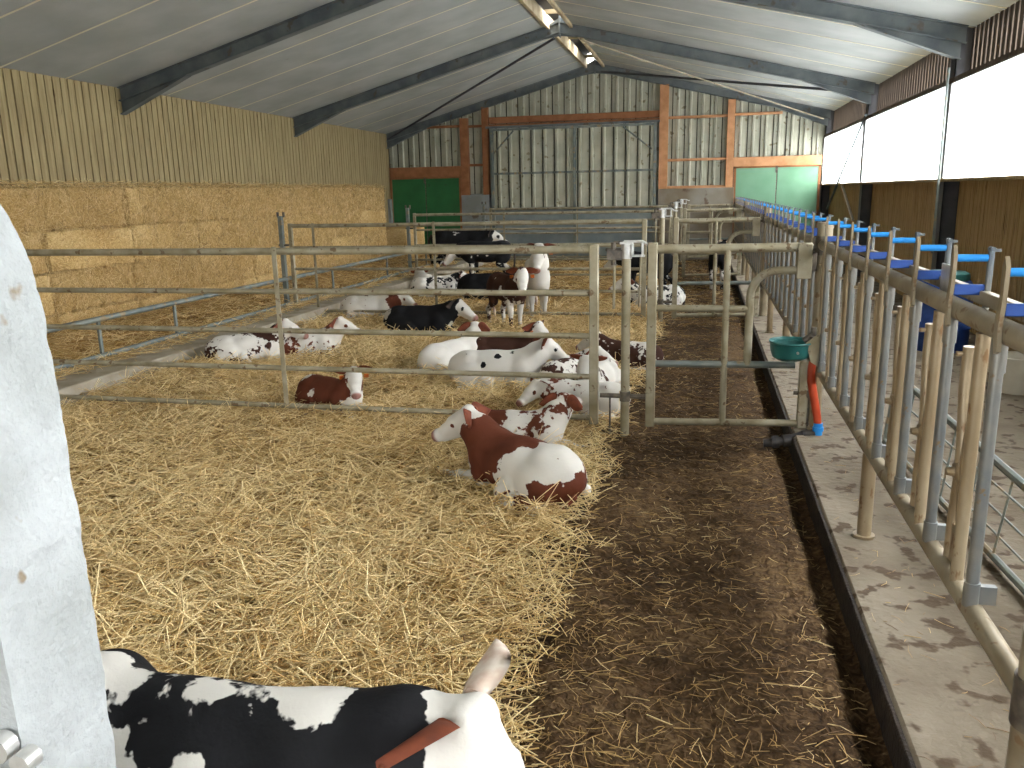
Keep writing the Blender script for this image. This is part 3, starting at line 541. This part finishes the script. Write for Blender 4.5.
# things in the feed alley
d = thing('blue_drum', (2.62, 9.9, .1), 'blue plastic drum standing in the feed alley behind the barrier', 'drum')
MB().lathe(2.62, 9.9, [(0, .1), (.26, .1), (.29, .14), (.29, .34), (.3, .36), (.29, .38), (.29, .62), (.3, .64), (.29, .66), (.28, .84), (.25, .88), (0, .88)], 28).build('body', 'blue2', d)
MB().lathe(2.62, 9.9, [(0, .88), (.24, .88), (.25, .9), (.24, .95), (.2, .97), (0, .97)], 28).build('lid', 'teal', d)
b_ = thing('cream_tub', (2.75, 7.9, .1), 'cream plastic tub on the feed alley floor at the right edge', 'tub')
MB().lathe(2.75, 7.9, [(0, .1), (.16, .1), (.2, .4), (.215, .4), (.215, .42), (.19, .42), (.15, .13), (0, .13)], 24).build('body', 'wtub', b_)
hu = thing('wire_hurdle', (1.4, 4.6, .1), 'low grey wire hurdle leaning in the feed alley behind the bars', 'hurdle')
MB().tube([(1.35, 6.0, .62), (1.55, 3.0, .5)], .022, 8).tube([(1.3, 6.0, .15), (1.5, 3.0, .13)], .018, 8).tube([(1.35, 6.0, .64), (1.3, 6.0, .11)], .018, 8).tube([(1.55, 3.0, .52), (1.5, 3.0, .11)], .018, 8).build('frame', 'blued', hu)
m_ = MB()
for i in range(9): yy = 6.0-3*i/8; xx = 1.35+.2*i/8; m_.tube([(xx-.05, yy, .14), (xx, yy, .6-.1*i/8)], .006, 6)
for z in (.25, .36, .48): m_.tube([(1.33, 6, z), (1.53, 3, z-.04)], .006, 6)
m_.build('mesh_wire', 'blued', hu)
# concrete post at the left edge
import bmesh
cp = thing('concrete_post', (-1.35, 1.02, -.2), 'pale grey concrete post filling the left edge of the photo', 'post')
pm = MB(); prof = [(-1.7, -.3), (-1.025, -.3), (-1.022, .6), (-1.02, 1.2), (-1.03, 1.7), (-1.035, 1.78), (-1.06, 1.855), (-1.1, 1.93), (-1.2, 1.97), (-1.7, 1.99)]
P_ = []; 
for (xa, za), (xb, zb) in zip(prof[1:], prof[2:]):
    for i in range(40 if zb-za > .3 else 6): u = i/(40 if zb-za > .3 else 6); P_.append((xa+(xb-xa)*u, za+(zb-za)*u))
poly = [(-1.7, -.3)]+[(x+.006*(vnoise(z, 0, 22, 3)-.5)+.003*random.random(), z) for x, z in P_]+[(-1.7, 1.99)]
pm.prism(poly, .93, 'y', 1.12); pm.build('post_body', 'concpost', cp, True)
MB().tube([(-.95, .88, 1.035), (-1.12, .92, 1.02)], [.008, .008], 8).tube([(-1.035, .925, 1.08), (-1.035, .90, 1.08)], .022, 12).tube([(-.99, .925, 1.065), (-.99, .895, 1.065)], .018, 12).build('bolt', 'bright', cp)

# ------------------------------------------------------------------ calves: one continuous blended surface each, with ears, eyes, tags, tail tuft and hooves as parts
def sd_caps(P, a, b, ra, rb, sq=1.0):
    a = np.array(a, float); b = np.array(b, float); d = b-a; h = np.clip(((P-a)@d)/(d@d+1e-9), 0, 1)
    q = P-a-h[:, None]*d
    return np.linalg.norm(q, axis=1)-(ra+(rb-ra)*h)
def sd_ell(P, c, r, rot=None):
    q = P-np.array(c, float)
    if rot is not None: q = q@rot
    r = np.array(r, float); k0 = np.linalg.norm(q/r, axis=1); k1 = np.linalg.norm(q/(r*r), axis=1)
    return np.where(k1 > 1e-6, k0*(k0-1)/np.maximum(k1, 1e-6), -r.min())
def smin(a, b, k):
    h = np.clip(.5+.5*(b-a)/k, 0, 1); return b*(1-h)+a*h-k*h*(1-h)
def surface_nets(D, org, st):
    nx, ny, nz = D.shape; ins = D < 0
    c = np.zeros((nx-1, ny-1, nz-1), int)
    for i in (0, 1):
        for j in (0, 1):
            for k in (0, 1): c += ins[i:nx-1+i, j:ny-1+j, k:nz-1+k]
    act = (c > 0) & (c < 8); idx = -np.ones(act.shape, int); I = np.argwhere(act); idx[act] = np.arange(len(I))
    acc = np.zeros((len(I), 3)); cnt = np.zeros(len(I)); i0, j0, k0 = I.T
    cs = [(i, j, k) for i in (0, 1) for j in (0, 1) for k in (0, 1)]
    for a in range(8):
        for b in range(a+1, 8):
            if sum(abs(cs[a][t]-cs[b][t]) for t in range(3)) != 1: continue
            da = D[i0+cs[a][0], j0+cs[a][1], k0+cs[a][2]]; db = D[i0+cs[b][0], j0+cs[b][1], k0+cs[b][2]]; m_ = (da < 0) != (db < 0)
            t = np.where(m_, da/np.where(m_, da-db, 1), 0)[:, None]; p = np.array(cs[a])+(np.array(cs[b])-np.array(cs[a]))*t
            acc[m_] += p[m_]; cnt[m_] += 1
    V = (I+acc/cnt[:, None])*st+org; F = []
    for ax in range(3):
        u, v = [(1, 2), (2, 0), (0, 1)][ax]; sl0 = [slice(None)]*3; sl1 = [slice(None)]*3; sl0[ax] = slice(0, -1); sl1[ax] = slice(1, None)
        A = ins[tuple(sl0)]; B = ins[tuple(sl1)]; E_ = np.argwhere(A != B); E_ = E_[(E_[:, u] > 0) & (E_[:, v] > 0) & (E_[:, u] < D.shape[u]-1) & (E_[:, v] < D.shape[v]-1)]
        q = []
        for du, dv in ((1, 1), (0, 1), (0, 0), (1, 0)):
            e = E_.copy(); e[:, u] -= du; e[:, v] -= dv; q.append(idx[e[:, 0], e[:, 1], e[:, 2]])
        q = np.stack(q, -1); flip = ~A[E_[:, 0], E_[:, 1], E_[:, 2]]; q[flip] = q[flip][:, ::-1]; F.append(q)
    return V, np.concatenate(F)
def hide_mat(name, patch, seed, base=(.7, .67, .61), sc=5.):
    M = bpy.data.materials.new(name); M.use_nodes = True; t = M.node_tree; b = t.nodes['Principled BSDF']; b.inputs['Roughness'].default_value = .8; b.inputs['Specular IOR Level'].default_value = .12
    tc = t.nodes.new('ShaderNodeTexCoord'); mp = t.nodes.new('ShaderNodeMapping'); mp.inputs['Location'].default_value = (seed*3.7, seed*1.3, seed*2.1); t.links.new(tc.outputs['Object'], mp.inputs[0])
    def N(s, d, dist=.3):
        n = t.nodes.new('ShaderNodeTexNoise'); n.inputs['Scale'].default_value = s; n.inputs['Detail'].default_value = d; n.inputs['Distortion'].default_value = dist; t.links.new(mp.outputs[0], n.inputs[0]); return n.outputs[0]
    def Mt(op, a, b_, c=None):
        n = t.nodes.new('ShaderNodeMath'); n.operation = op
        for i, q in enumerate((a, b_, c)):
            if q is None: continue
            if isinstance(q, (int, float)): n.inputs[i].default_value = q
            else: t.links.new(q, n.inputs[i])
        return n.outputs[0]
    def A(n_):
        n = t.nodes.new('ShaderNodeAttribute'); n.attribute_name = n_; return n.outputs['Fac']
    f = Mt('ADD', Mt('MULTIPLY_ADD', N(sc, 6, .6), 1.0, A('patch')), Mt('MULTIPLY', N(sc*4.5, 3), .55))
    mk = t.nodes.new('ShaderNodeMapRange'); mk.inputs[1].default_value = .83; mk.inputs[2].default_value = .87; t.links.new(f, mk.inputs[0])
    def mix(fac, a, b_):
        n = t.nodes.new('ShaderNodeMix'); n.data_type = 'RGBA'; t.links.new(fac, n.inputs[0])
        for i, q in ((6, a), (7, b_)):
            if isinstance(q, tuple): n.inputs[i].default_value = (*q, 1)
            else: t.links.new(q, n.inputs[i])
        return n.outputs[2]
    dirty = mix(N(3, 4), base, tuple(c*.8 for c in base)); pv = mix(N(9, 3), patch, tuple(c*1.7+.004 for c in patch))
    c1 = mix(mk.outputs[0], dirty, pv); c2 = mix(A('muzzle'), c1, (.3, .15, .12))
    t.links.new(c2, b.inputs['Base Color'])
    bp = t.nodes.new('ShaderNodeBump'); bp.inputs['Strength'].default_value = .25; bp.inputs['Distance'].default_value = .006; t.links.new(N(70, 3), bp.inputs['Height']); t.links.new(bp.outputs[0], b.inputs['Normal'])
    return M
def rotm(fwd, up=(0, 0, 1)):
    f = np.array(fwd, float); f /= np.linalg.norm(f); u = np.array(up, float); s = np.cross(u, f); s /= np.linalg.norm(s); u = np.cross(f, s); return np.stack([f, s, u], -1)   # columns fwd, left, up
def dirv(yaw, pit): return np.array([math.cos(yaw)*math.cos(pit), math.sin(yaw)*math.cos(pit), math.sin(pit)])
def calf(label, loc, head, pose='lie', s=.8, neck=(0, 45), face=(0, -20), patches=(), base=-.1, colour='brown', res=.014, ears=('ear', 'ear'), tags=(1, 1), front=('fold', 'fold'), bend=0., group=None, tilt=0, seed=1, necklen=.25, fat=1.0, earlift=0):
    """head: heading in degrees; neck/face: (yaw, pitch) in degrees relative to the body; patches: (x, y, z, r, strength)"""
    lie = pose == 'lie'; dz = 0 if lie else .40
    prim = []; leg = []
    if lie:
        prim += [('e', (-.34, 0, .215), (.21, .205*fat, .2)), ('e', (-.04, 0, .215), (.36, .235*fat, .21)), ('e', (.27, 0, .235), (.2, .18*fat, .205)), ('c', (.28, 0, .37), (-.38, 0, .36), .05, .05), ('c', (-.3, .1, .345), (-.3, -.1, .345), .05, .05), ('c', (-.46, 0, .27), (-.5, 0, .2), .09, .07)]
        for sd in (-1, 1):
            leg += [('e', (-.27, .17*sd, .16), (.2, .1, .155)), ('c', (-.12, .22*sd, .15), (-.07, .25*sd, .11), .075, .06), ('c', (-.07, .25*sd, .1), (-.38, .27*sd, .055), .055, .04), ('c', (-.38, .27*sd, .05), (-.12, .31*sd, .035), .032, .026), ('c', (-.12, .31*sd, .035), (-.06, .315*sd, .032), .026, .033)]
            fr = front[(sd+1)//2]; leg += [('e', (.27, .135*sd, .2), (.12, .075, .15)), ('c', (.27, .14*sd, .15), (.24, .16*sd, .085), .07, .055)]
            if fr == 'fold': leg += [('c', (.24, .16*sd, .08), (.47, .15*sd, .065), .05, .042), ('c', (.47, .15*sd, .06), (.3, .19*sd, .035), .034, .026), ('c', (.3, .19*sd, .035), (.25, .2*sd, .033), .027, .033)]
            else: leg += [('c', (.26, .15*sd, .1), (.5, .16*sd, .07), .05, .038), ('c', (.5, .16*sd, .065), (.68, .15*sd, .035), .034, .026), ('c', (.68, .15*sd, .035), (.75, .15*sd, .03), .027, .034)]
        hoofs = []; nb = np.array([.36, 0, .32]); tail = [(-.5, 0, .24), (-.55, .03, .12), (-.5, .1, .05), (-.42, .18, .035)]
        for sd in (-1, 1):
            hoofs.append(((-.07, .315*sd, .03), (-.02, .32*sd, .026), .034)); hoofs.append(((.25, .2*sd, .033), (.205, .205*sd, .03), .034) if front[(sd+1)//2] == 'fold' else ((.74, .15*sd, .03), (.79, .15*sd, .026), .035))
    else:
        prim += [('e', (-.34, 0, .66), (.19, .15*fat, .165)), ('e', (-.03, 0, .61), (.36, .175*fat, .185)), ('e', (.27, 0, .61), (.19, .14*fat, .2)), ('c', (.28, 0, .775), (-.4, 0, .775), .045, .045), ('c', (-.3, .09, .76), (-.3, -.09, .76), .045, .045)]
        hoofs = []
        for sd in (-1, 1):
            st_ = .05*sd
            leg += [('e', (-.34, .09*sd, .57), (.14, .075, .17)), ('c', (-.3, .1*sd, .5), (-.27, .1*sd, .41), .08, .062), ('c', (-.27, .1*sd, .41), (-.44+st_, .1*sd, .27), .058, .038), ('c', (-.44+st_, .1*sd, .27), (-.4+st_, .1*sd, .06), .034, .026), ('c', (-.4+st_, .1*sd, .06), (-.38+st_, .1*sd, .04), .03, .034),
                    ('e', (.28, .09*sd, .58), (.11, .065, .16)), ('c', (.27, .095*sd, .5), (.27-st_*.6, .09*sd, .3), .062, .042), ('c', (.27-st_*.6, .09*sd, .3), (.27-st_*.8, .09*sd, .06), .034, .025), ('c', (.27-st_*.8, .09*sd, .06), (.285-st_*.8, .09*sd, .04), .029, .034)]
            hoofs += [((-.385+st_, .1*sd, .045), (-.36+st_, .1*sd, .0), .036), ((.28-st_*.8, .09*sd, .045), (.3-st_*.8, .09*sd, .0), .036)]
        nb = np.array([.35, 0, .68]); tail = [(-.51, 0, .76), (-.56, 0, .66), (-.56, .01, .45), (-.54, .02, .28)]
    ny, npi = map(math.radians, neck); nd = dirv(ny, npi); poll = nb+nd*necklen; fy, fp = map(math.radians, face); R3 = rotm(dirv(fy, fp)); HS = 1.2; HP = lambda x, y, z: tuple(poll+R3@(np.array([x, y, z])*HS))
    prim += [('c', tuple(nb-nd*.06-np.array([0, 0, .02])), tuple(nb+nd*necklen*.5), .155, .12), ('c', tuple(nb+nd*necklen*.4), HP(.02, 0, -.03), .12, .088)]
    hd = [('c', HP(-.0, 0, 0), HP(.1, 0, -.01), .072, .064), ('c', HP(.06, .022, -.01), HP(.17, .014, -.02), .05, .042), ('c', HP(.06, -.022, -.01), HP(.17, -.014, -.02), .05, .042), ('c', HP(.1, 0, -.02), HP(.25, 0, -.035), .05, .038), ('c', HP(.245, .012, -.035), HP(.245, -.012, -.035), .04, .04), ('c', HP(.04, 0, -.06), HP(.21, 0, -.065), .045, .026), ('c', HP(-.02, .02, .045), HP(-.02, -.02, .045), .035, .035)]
    for sd in (-1, 1): hd.append(('c', HP(.085, .055*sd, .012), HP(.1, .055*sd, .008), .021, .017))
    hd = [(q[0], q[1], q[2], q[3]*HS, q[4]*HS) for q in hd]
    bb = np.array([-.66, -.42, -.03]); bt = np.array([.86, .42, 1.22 if not lie else .88])
    pts = np.array([HP(.32, 0, 0), HP(-.1, 0, .08), HP(0, .12, 0), HP(0, -.12, 0)]); bb = np.minimum(bb, pts.min(0)-.04); bt = np.minimum(np.maximum(bt*[1, 1, 0]+[0, 0, .5 if lie else .9], pts.max(0)+.05), [2, 2, 2])
    st = res/s; ax = [np.arange(bb[i], bt[i]+st, st) for i in range(3)]; X, Y, Z = np.meshgrid(*ax, indexing='ij'); P = np.stack([X, Y, Z], -1).reshape(-1, 3)
    def ev(P, q): return sd_ell(P, q[1], q[2]) if q[0] == 'e' else sd_caps(P, *q[1:])
    D = None
    for q in prim: d = ev(P, q); D = d if D is None else smin(D, d, .07)
    for q in leg: D = smin(D, ev(P, q), .028)
    H = None
    for q in hd: d = ev(P, q); H = d if H is None else smin(H, d, .018)
    for sd in (-1, 1): H = np.maximum(H, -(sd_caps(P, HP(.283, .016*sd, -.028), HP(.27, .02*sd, -.02), .007, .007)))
    D = smin(D, H, .03)
    V, F = surface_nets(D.reshape(X.shape), bb, st)
    # paint: patch bias
    pb = np.full(len(V), base, float)
    for (x, y, z, r, k_) in patches:
        d = np.linalg.norm((V-np.array([x, y, z]))*[1, 1, 1], axis=1); pb += k_*np.clip(1.25-d/r, 0, 1)
    HV = (V-poll)@R3/HS
    isf = (HV[:, 0] > -.03) & (np.linalg.norm(HV[:, 1:], axis=1) < .13) & (H_at(V, hd, ev) < .02)
    wf = np.clip((HV[:, 0]+.05)/.07, 0, 1)*np.clip((.05-H_at(V, hd, ev))/.045, 0, 1); pb = pb*(1-wf)-.22*wf
    for sd in (-1, 1): pb[isf] += .5*np.clip(1.4-np.linalg.norm((HV[isf]-[.085, .06*sd, 0]), axis=1)/.03, 0, 1)
    low = V[:, 2] < (.09 if lie else .42); pb[low] -= .25
    mz = np.clip((HV[:, 0]-.238)/.02, 0, 1)*isf
    if bend: V[:, 1] += bend*(V[:, 0]-.1)**2*np.sign(.1-V[:, 0])*-1
    col = {'brown': (.085, .024, .012), 'black': (.007, .007, .008), 'dark': (.035, .014, .009)}[colour]
    h = math.radians(head); ch, sh = math.cos(h), math.sin(h); RW = np.array([[ch, -sh, 0], [sh, ch, 0], [0, 0, 1]])
    root = thing('calf', loc, label, 'calf', group)
    def W_(p):
        p = np.array(p, float)*s
        return RW@p
    VW = (V*s)@RW.T
    body = raw_mesh('body', VW, F, hide_mat('calf_hide', col, seed, sc=4.5/s), {'patch': pb, 'muzzle': mz}); body.parent = root
    def part(nm, V_, F_, m_, par=None):
        me = bpy.data.meshes.new(nm); me.from_pydata([tuple(W_(p)) for p in V_], [], F_); me.shade_smooth(); me.materials.append(G[m_]); o = bpy.data.objects.new(nm, me); C.objects.link(o); o.parent = par or root; return o
    emat = {'brown': 'ear', 'black': 'eark', 'dark': 'ear'}
    for k_, sd in enumerate((-1, 1)):
        n1, n2 = 9, 7; vs = []; fs = []
        for lay_ in (0, 1):
            for i in range(n1):
                u = i/(n1-1); w = .012+.05*math.sin(min(1, .1+.9*u**.85)*math.pi)
                for j in range(n2):
                    a = (j/(n2-1)*2-1); yy = .045+.145*u; xx = -.03-.035*u-.022*(1-a*a)*(1-u*.5)*1.0-lay_*.008*(1-abs(a)**3); zz = .03-.055*u+earlift*u+w*a
                    vs.append(HP(xx, yy*sd, zz))
        for i in range(n1-1):
            for j in range(n2-1):
                b0 = i*n2+j; fs.append((b0, b0+1, b0+n2+1, b0+n2)); b1 = b0+n1*n2; fs.append((b1, b1+n2, b1+n2+1, b1+1))
        for i in range(n1-1):
            for j in (0, n2-1): b0 = i*n2+j; fs.append((b0, b0+n2, b0+n2+n1*n2, b0+n1*n2))
        for j in range(n2-1):
            for i in (0, n1-1): b0 = i*n2+j; fs.append((b0, b0+1, b0+1+n1*n2, b0+n1*n2))
        e = part('ear', vs, fs, {'ear': 'ear', 'pale': 'earw', 'dark': 'eark'}[ears[k_]])
        if tags[k_]:
            m_ = MB(); m_.box(-.012, -.004, .1, .145, -.06, -.005, .003); part('ear_tag', [HP(x+.02, y*sd, z) for x, y, z in m_.v], m_.f, 'tag', e)
        m_ = MB(); seg = 8
        for i in range(5):
            for j in range(seg): t_ = math.pi*i/4; m_.v.append((.092+.013*math.sin(t_)*math.cos(2*math.pi*j/seg), sd*(.0655+.012*math.cos(t_)*.7), .010+.011*math.sin(t_)*math.sin(2*math.pi*j/seg)))
        m_.f = [(i*seg+j, i*seg+(j+1) % seg, (i+1)*seg+(j+1) % seg, (i+1)*seg+j) for i in range(4) for j in range(seg)]
        part('eye', [HP(*p) for p in m_.v], m_.f, 'eye')
    m_ = MB(); m_.tube(tail, [.026, .02, .018, .014], 8); bt_ = lambda p: (p[0], p[1]+(bend*(p[0]-.1)**2*np.sign(.1-p[0])*-1 if bend else 0), p[2])
    tl = part('tail', [bt_(p) for p in m_.v], m_.f, {'brown': 'ear', 'black': 'eark', 'dark': 'ear'}[colour] if base > 0 else 'earw')
    m_ = MB(); e_ = tail[-1]; p_ = tail[-2]; dd = [e_[i]-p_[i] for i in range(3)]; m_.tube([e_, tuple(e_[i]+dd[i]*.4 for i in range(3)), tuple(e_[i]+dd[i]*.9 for i in range(3))], [.016, .028, .006], 8); part('tail_tuft', [bt_(p) for p in m_.v], m_.f, 'earw', tl)
    for a, b, r in hoofs:
        m_ = MB(); m_.tube([a, b], [r*.9, r*1.08], 10); part('hoof', [bt_(p) for p in m_.v], m_.f, 'hoof')
    return root
def H_at(V, hd, ev):
    H = None
    for q in hd: d = ev(V, q); H = d if H is None else np.minimum(H, d)
    return H
# (label, position, heading, ...)
calf('black and white calf walking past in the foreground beside the pale concrete post', (-1.06, 1.47, -.03), 0, 'stand', 1.04, neck=(0, 22), face=(-14, -50), colour='black', base=.42, seed=3, res=.012, necklen=.24, earlift=.05, fat=1.15, ears=('ear', 'pale'), tags=(0, 0),
     patches=((.63, 0, .78, .15, -1.2), (-.5, 0, .8, .16, -.5), (-.2, -.02, .84, .13, -.45), (.0, -.02, .84, .13, -.45), (.2, 0, .84, .13, -.45), (.3, 0, .85, .1, -.4), (-.16, -.15, .72, .08, -.5), (-.02, -.16, .66, .1, -.5), (-.18, -.18, .58, .1, -.5), (.05, -.16, .75, .06, -.5), (-.35, .05, .82, .12, -.35)))
calf('chestnut and white calf curled up nearest on the straw, looking left', (-1.1, 4.98, -.02), 146, 'lie', .9, neck=(6, 38), face=(28, -24), colour='brown', base=.08, seed=5, res=.009, fat=1.1, front=('fold', 'out'), tags=(0, 0),
     patches=((-.28, .15, .36, .05, .55), (-.42, .05, .33, .06, .6), (-.36, .2, .2, .07, .6), (-.15, .24, .12, .06, .5), (-.2, .05, .4, .04, .5), (.3, 0, .3, .3, .5), (.05, .1, .3, .2, .4), (-.05, .0, .4, .16, .4), (-.2, .22, .26, .2, -.42), (-.4, .1, .35, .2, -.5), (-.5, .1, .12, .2, .5), (-.3, .3, .05, .1, .4), (.5, 0, .5, .12, -.5), (.5, .15, .05, .2, -.4)))
calf('white and chestnut calf lying just behind the curled chestnut one, legs to the right', (-1.36, 5.95, -.06), 0, 'lie', .78, neck=(35, 52), face=(75, -5), colour='brown', base=.02, seed=7, res=.012, front=('out', 'out'), tags=(0, 0),
     patches=((-.2, 0, .35, .2, .3), (.1, 0, .4, .12, .2), (.4, 0, .2, .25, -.3)))
calf('white calf lying with chestnut ear low beside the gate end stile', (-.98, 7.1, -.05), 178, 'lie', .72, neck=(25, 8), face=(50, -25), colour='brown', base=-.02, seed=9, patches=((.45, 0, .3, .14, .3), (-.2, 0, .3, .3, -.2)), front=('fold', 'fold'), tags=(0, 0))
calf('brown-speckled white calf lying with its spotted flank left of the gate stile', (-1.3, 8.2, -.06), 60, 'lie', .72, neck=(-60, 30), face=(-80, -20), colour='dark', base=.06, seed=11, patches=((-.45, .15, .15, .1, .35), (-.25, .1, .25, .09, .3)), tags=(0, 0), fat=.95)
calf('white calf with speckled chest sitting up right beside the round gate post', (-.93, 7.75, -.06), 262, 'lie', .8, neck=(-10, 62), face=(-5, -55), colour='dark', base=.0, seed=13, fat=.8, patches=((.45, 0, .1, .2, .2), (-.1, 0, .3, .3, -.2)), tags=(0, 0))
calf('brown and white calf lying behind the round post, small pale ear up', (-.78, 9.2, -.06), 170, 'lie', .72, neck=(10, 42), face=(10, -30), colour='dark', base=.22, seed=15, patches=((-.2, 0, .4, .2, -.3),), tags=(0, 0), ears=('pale', 'pale'))
calf('large white calf with few black spots lying side-on, nearer of the overlapping pair', (-2.0, 8.05, -.06), 4, 'lie', .92, neck=(12, 44), face=(20, -30), colour='black', base=-.2, seed=17, res=.012, front=('fold', 'out'), tags=(0, 1), ears=('ear', 'ear'),
     patches=((.02, -.12, .4, .05, .6), (.18, -.06, .42, .05, .5), (-.13, -.2, .3, .05, .5)))
calf('plain white calf lying with its rump toward the left, chestnut ear tagged orange', (-2.7, 8.75, -.06), 62, 'lie', .85, neck=(20, 50), face=(30, -15), colour='black', base=-.22, seed=19, patches=((-.1, 0, .4, .05, .4),), tags=(1, 1))
calf('dark brown calf lying behind the large white one, chestnut ear raised', (-2.2, 9.1, -.06), 10, 'lie', .85, neck=(-20, 58), face=(-35, -35), colour='dark', base=.36, seed=21, patches=((.5, 0, .6, .2, -.4), (-.05, -.2, .2, .1, -.4)), tags=(1, 1))
calf('black calf with white face lying side-on beyond the white ones', (-3.85, 11.05, -.05), 2, 'lie', .98, neck=(-10, 30), face=(-10, -28), colour='black', base=.5, seed=23, res=.018, patches=((-.5, -.1, .3, .14, -.6), (-.1, 0, .42, .09, -.5), (.42, -.05, .2, .12, -.6)), tags=(0, 0), ears=('dark', 'pale'))
calf('white calf with chestnut cheek lying against the left kerb beyond the tagged pair', (-5.2, 12.5, -.06), 8, 'lie', .9, neck=(0, 20), face=(-30, -20), colour='brown', base=-.12, seed=25, res=.018, patches=((.45, 0, .35, .22, .6),), tags=(0, 0))
calf('brown and white calf standing and facing the viewer in the middle pen', (-2.72, 11.6, -.05), 308, 'stand', .98, neck=(-5, 45), face=(-25, -45), colour='dark', base=.3, seed=27, res=.014, patches=((.3, 0, .45, .2, -.4), (.1, -.16, .65, .08, -.4)), necklen=.28)
calf('white calf standing behind the brown and white one, head raised', (-2.5, 12.7, -.05), 285, 'stand', 1.12, neck=(5, 68), face=(-20, -48), colour='dark', base=-.2, seed=29, res=.016, necklen=.34, tags=(0, 1))
calf('white calf with dark back lying curled beside the kerb, left of the tagged pair', (-5.3, 8.85, -.06), 40, 'lie', .88, neck=(-25, 48), face=(-30, -22), colour='dark', base=-.02, seed=31, patches=((.25, 0, .4, .16, .5), (-.5, 0, .15, .2, .35)), tags=(1, 1))
calf('white calf with chestnut ears looking right, right one of the kerb pair', (-4.75, 9.3, -.06), 15, 'lie', .84, neck=(-5, 52), face=(-10, -18), colour='brown', base=0., seed=33, front=('out', 'out'), patches=((.4, 0, .42, .12, .5), (-.3, -.2, .1, .2, .4)), tags=(0, 0))
calf('small chestnut calf lying alone facing the viewer, orange tags in both ears', (-3.3, 6.85, -.04), 335, 'lie', .74, neck=(-10, 62), face=(-38, -40), colour='brown', base=.3, seed=35, res=.01, patches=((-.35, .0, .36, .12, -.5), (.45, 0, .15, .22, -.6), (-.1, -.2, .25, .08, -.5)), front=('out', 'out'), tags=(1, 1))
calf('black calf lying behind the standing white one in the third pen', (-3.9, 15.2, -.05), 5, 'lie', 1.1, neck=(10, 30), face=(10, -10), colour='black', base=.5, seed=37, res=.022, tags=(0, 0), patches=((.4, 0, .4, .14, -.5),))
calf('speckled white calf lying by the kerb in the third pen', (-5.1, 15.6, -.06), 25, 'lie', .9, neck=(0, 25), face=(0, -20), colour='black', base=-.02, seed=39, res=.022, tags=(0, 0))
calf('pale calf lying nearest the kerb in the third pen', (-5.7, 16.6, -.06), 120, 'lie', .85, neck=(0, 25), face=(0, -20), colour='black', base=-.2, seed=41, res=.022, tags=(0, 0))
calf('tall black calf with white topline standing before the dark green door', (-5.75, 19.6, -.08), 10, 'stand', 1.35, neck=(10, 15), face=(10, -25), colour='black', base=.45, seed=43, res=.026, patches=((-.1, 0, .82, .2, -.4), (.5, 0, .8, .1, -.3)), tags=(0, 0), ears=('dark', 'dark'))
calf('black and white calf standing with lowered head behind the far gate', (-4.6, 17.6, -.06), 188, 'stand', 1.15, neck=(0, -5), face=(0, -45), colour='black', base=.3, seed=45, res=.024, tags=(0, 0), ears=('dark', 'dark'))
calf('white and black calf lying right of the round post in the middle pen', (-.75, 14.0, -.06), 200, 'lie', .95, neck=(0, 50), face=(0, -20), colour='black', base=.05, seed=47, res=.02, tags=(0, 0))
calf('black calf with white feet standing beyond the second cross fence by the passage', (-1.0, 15.9, -.06), 165, 'stand', 1.0, neck=(0, 5), face=(0, -30), colour='black', base=.5, seed=49, res=.022, tags=(0, 0), ears=('dark', 'dark'))
calf('dark calf with white ear standing in the far passage next to the barrier', (.35, 17.0, -.06), 85, 'stand', 1.05, neck=(-20, 30), face=(-40, -20), colour='black', base=.3, seed=51, res=.022, tags=(0, 0), ears=('pale', 'pale'))
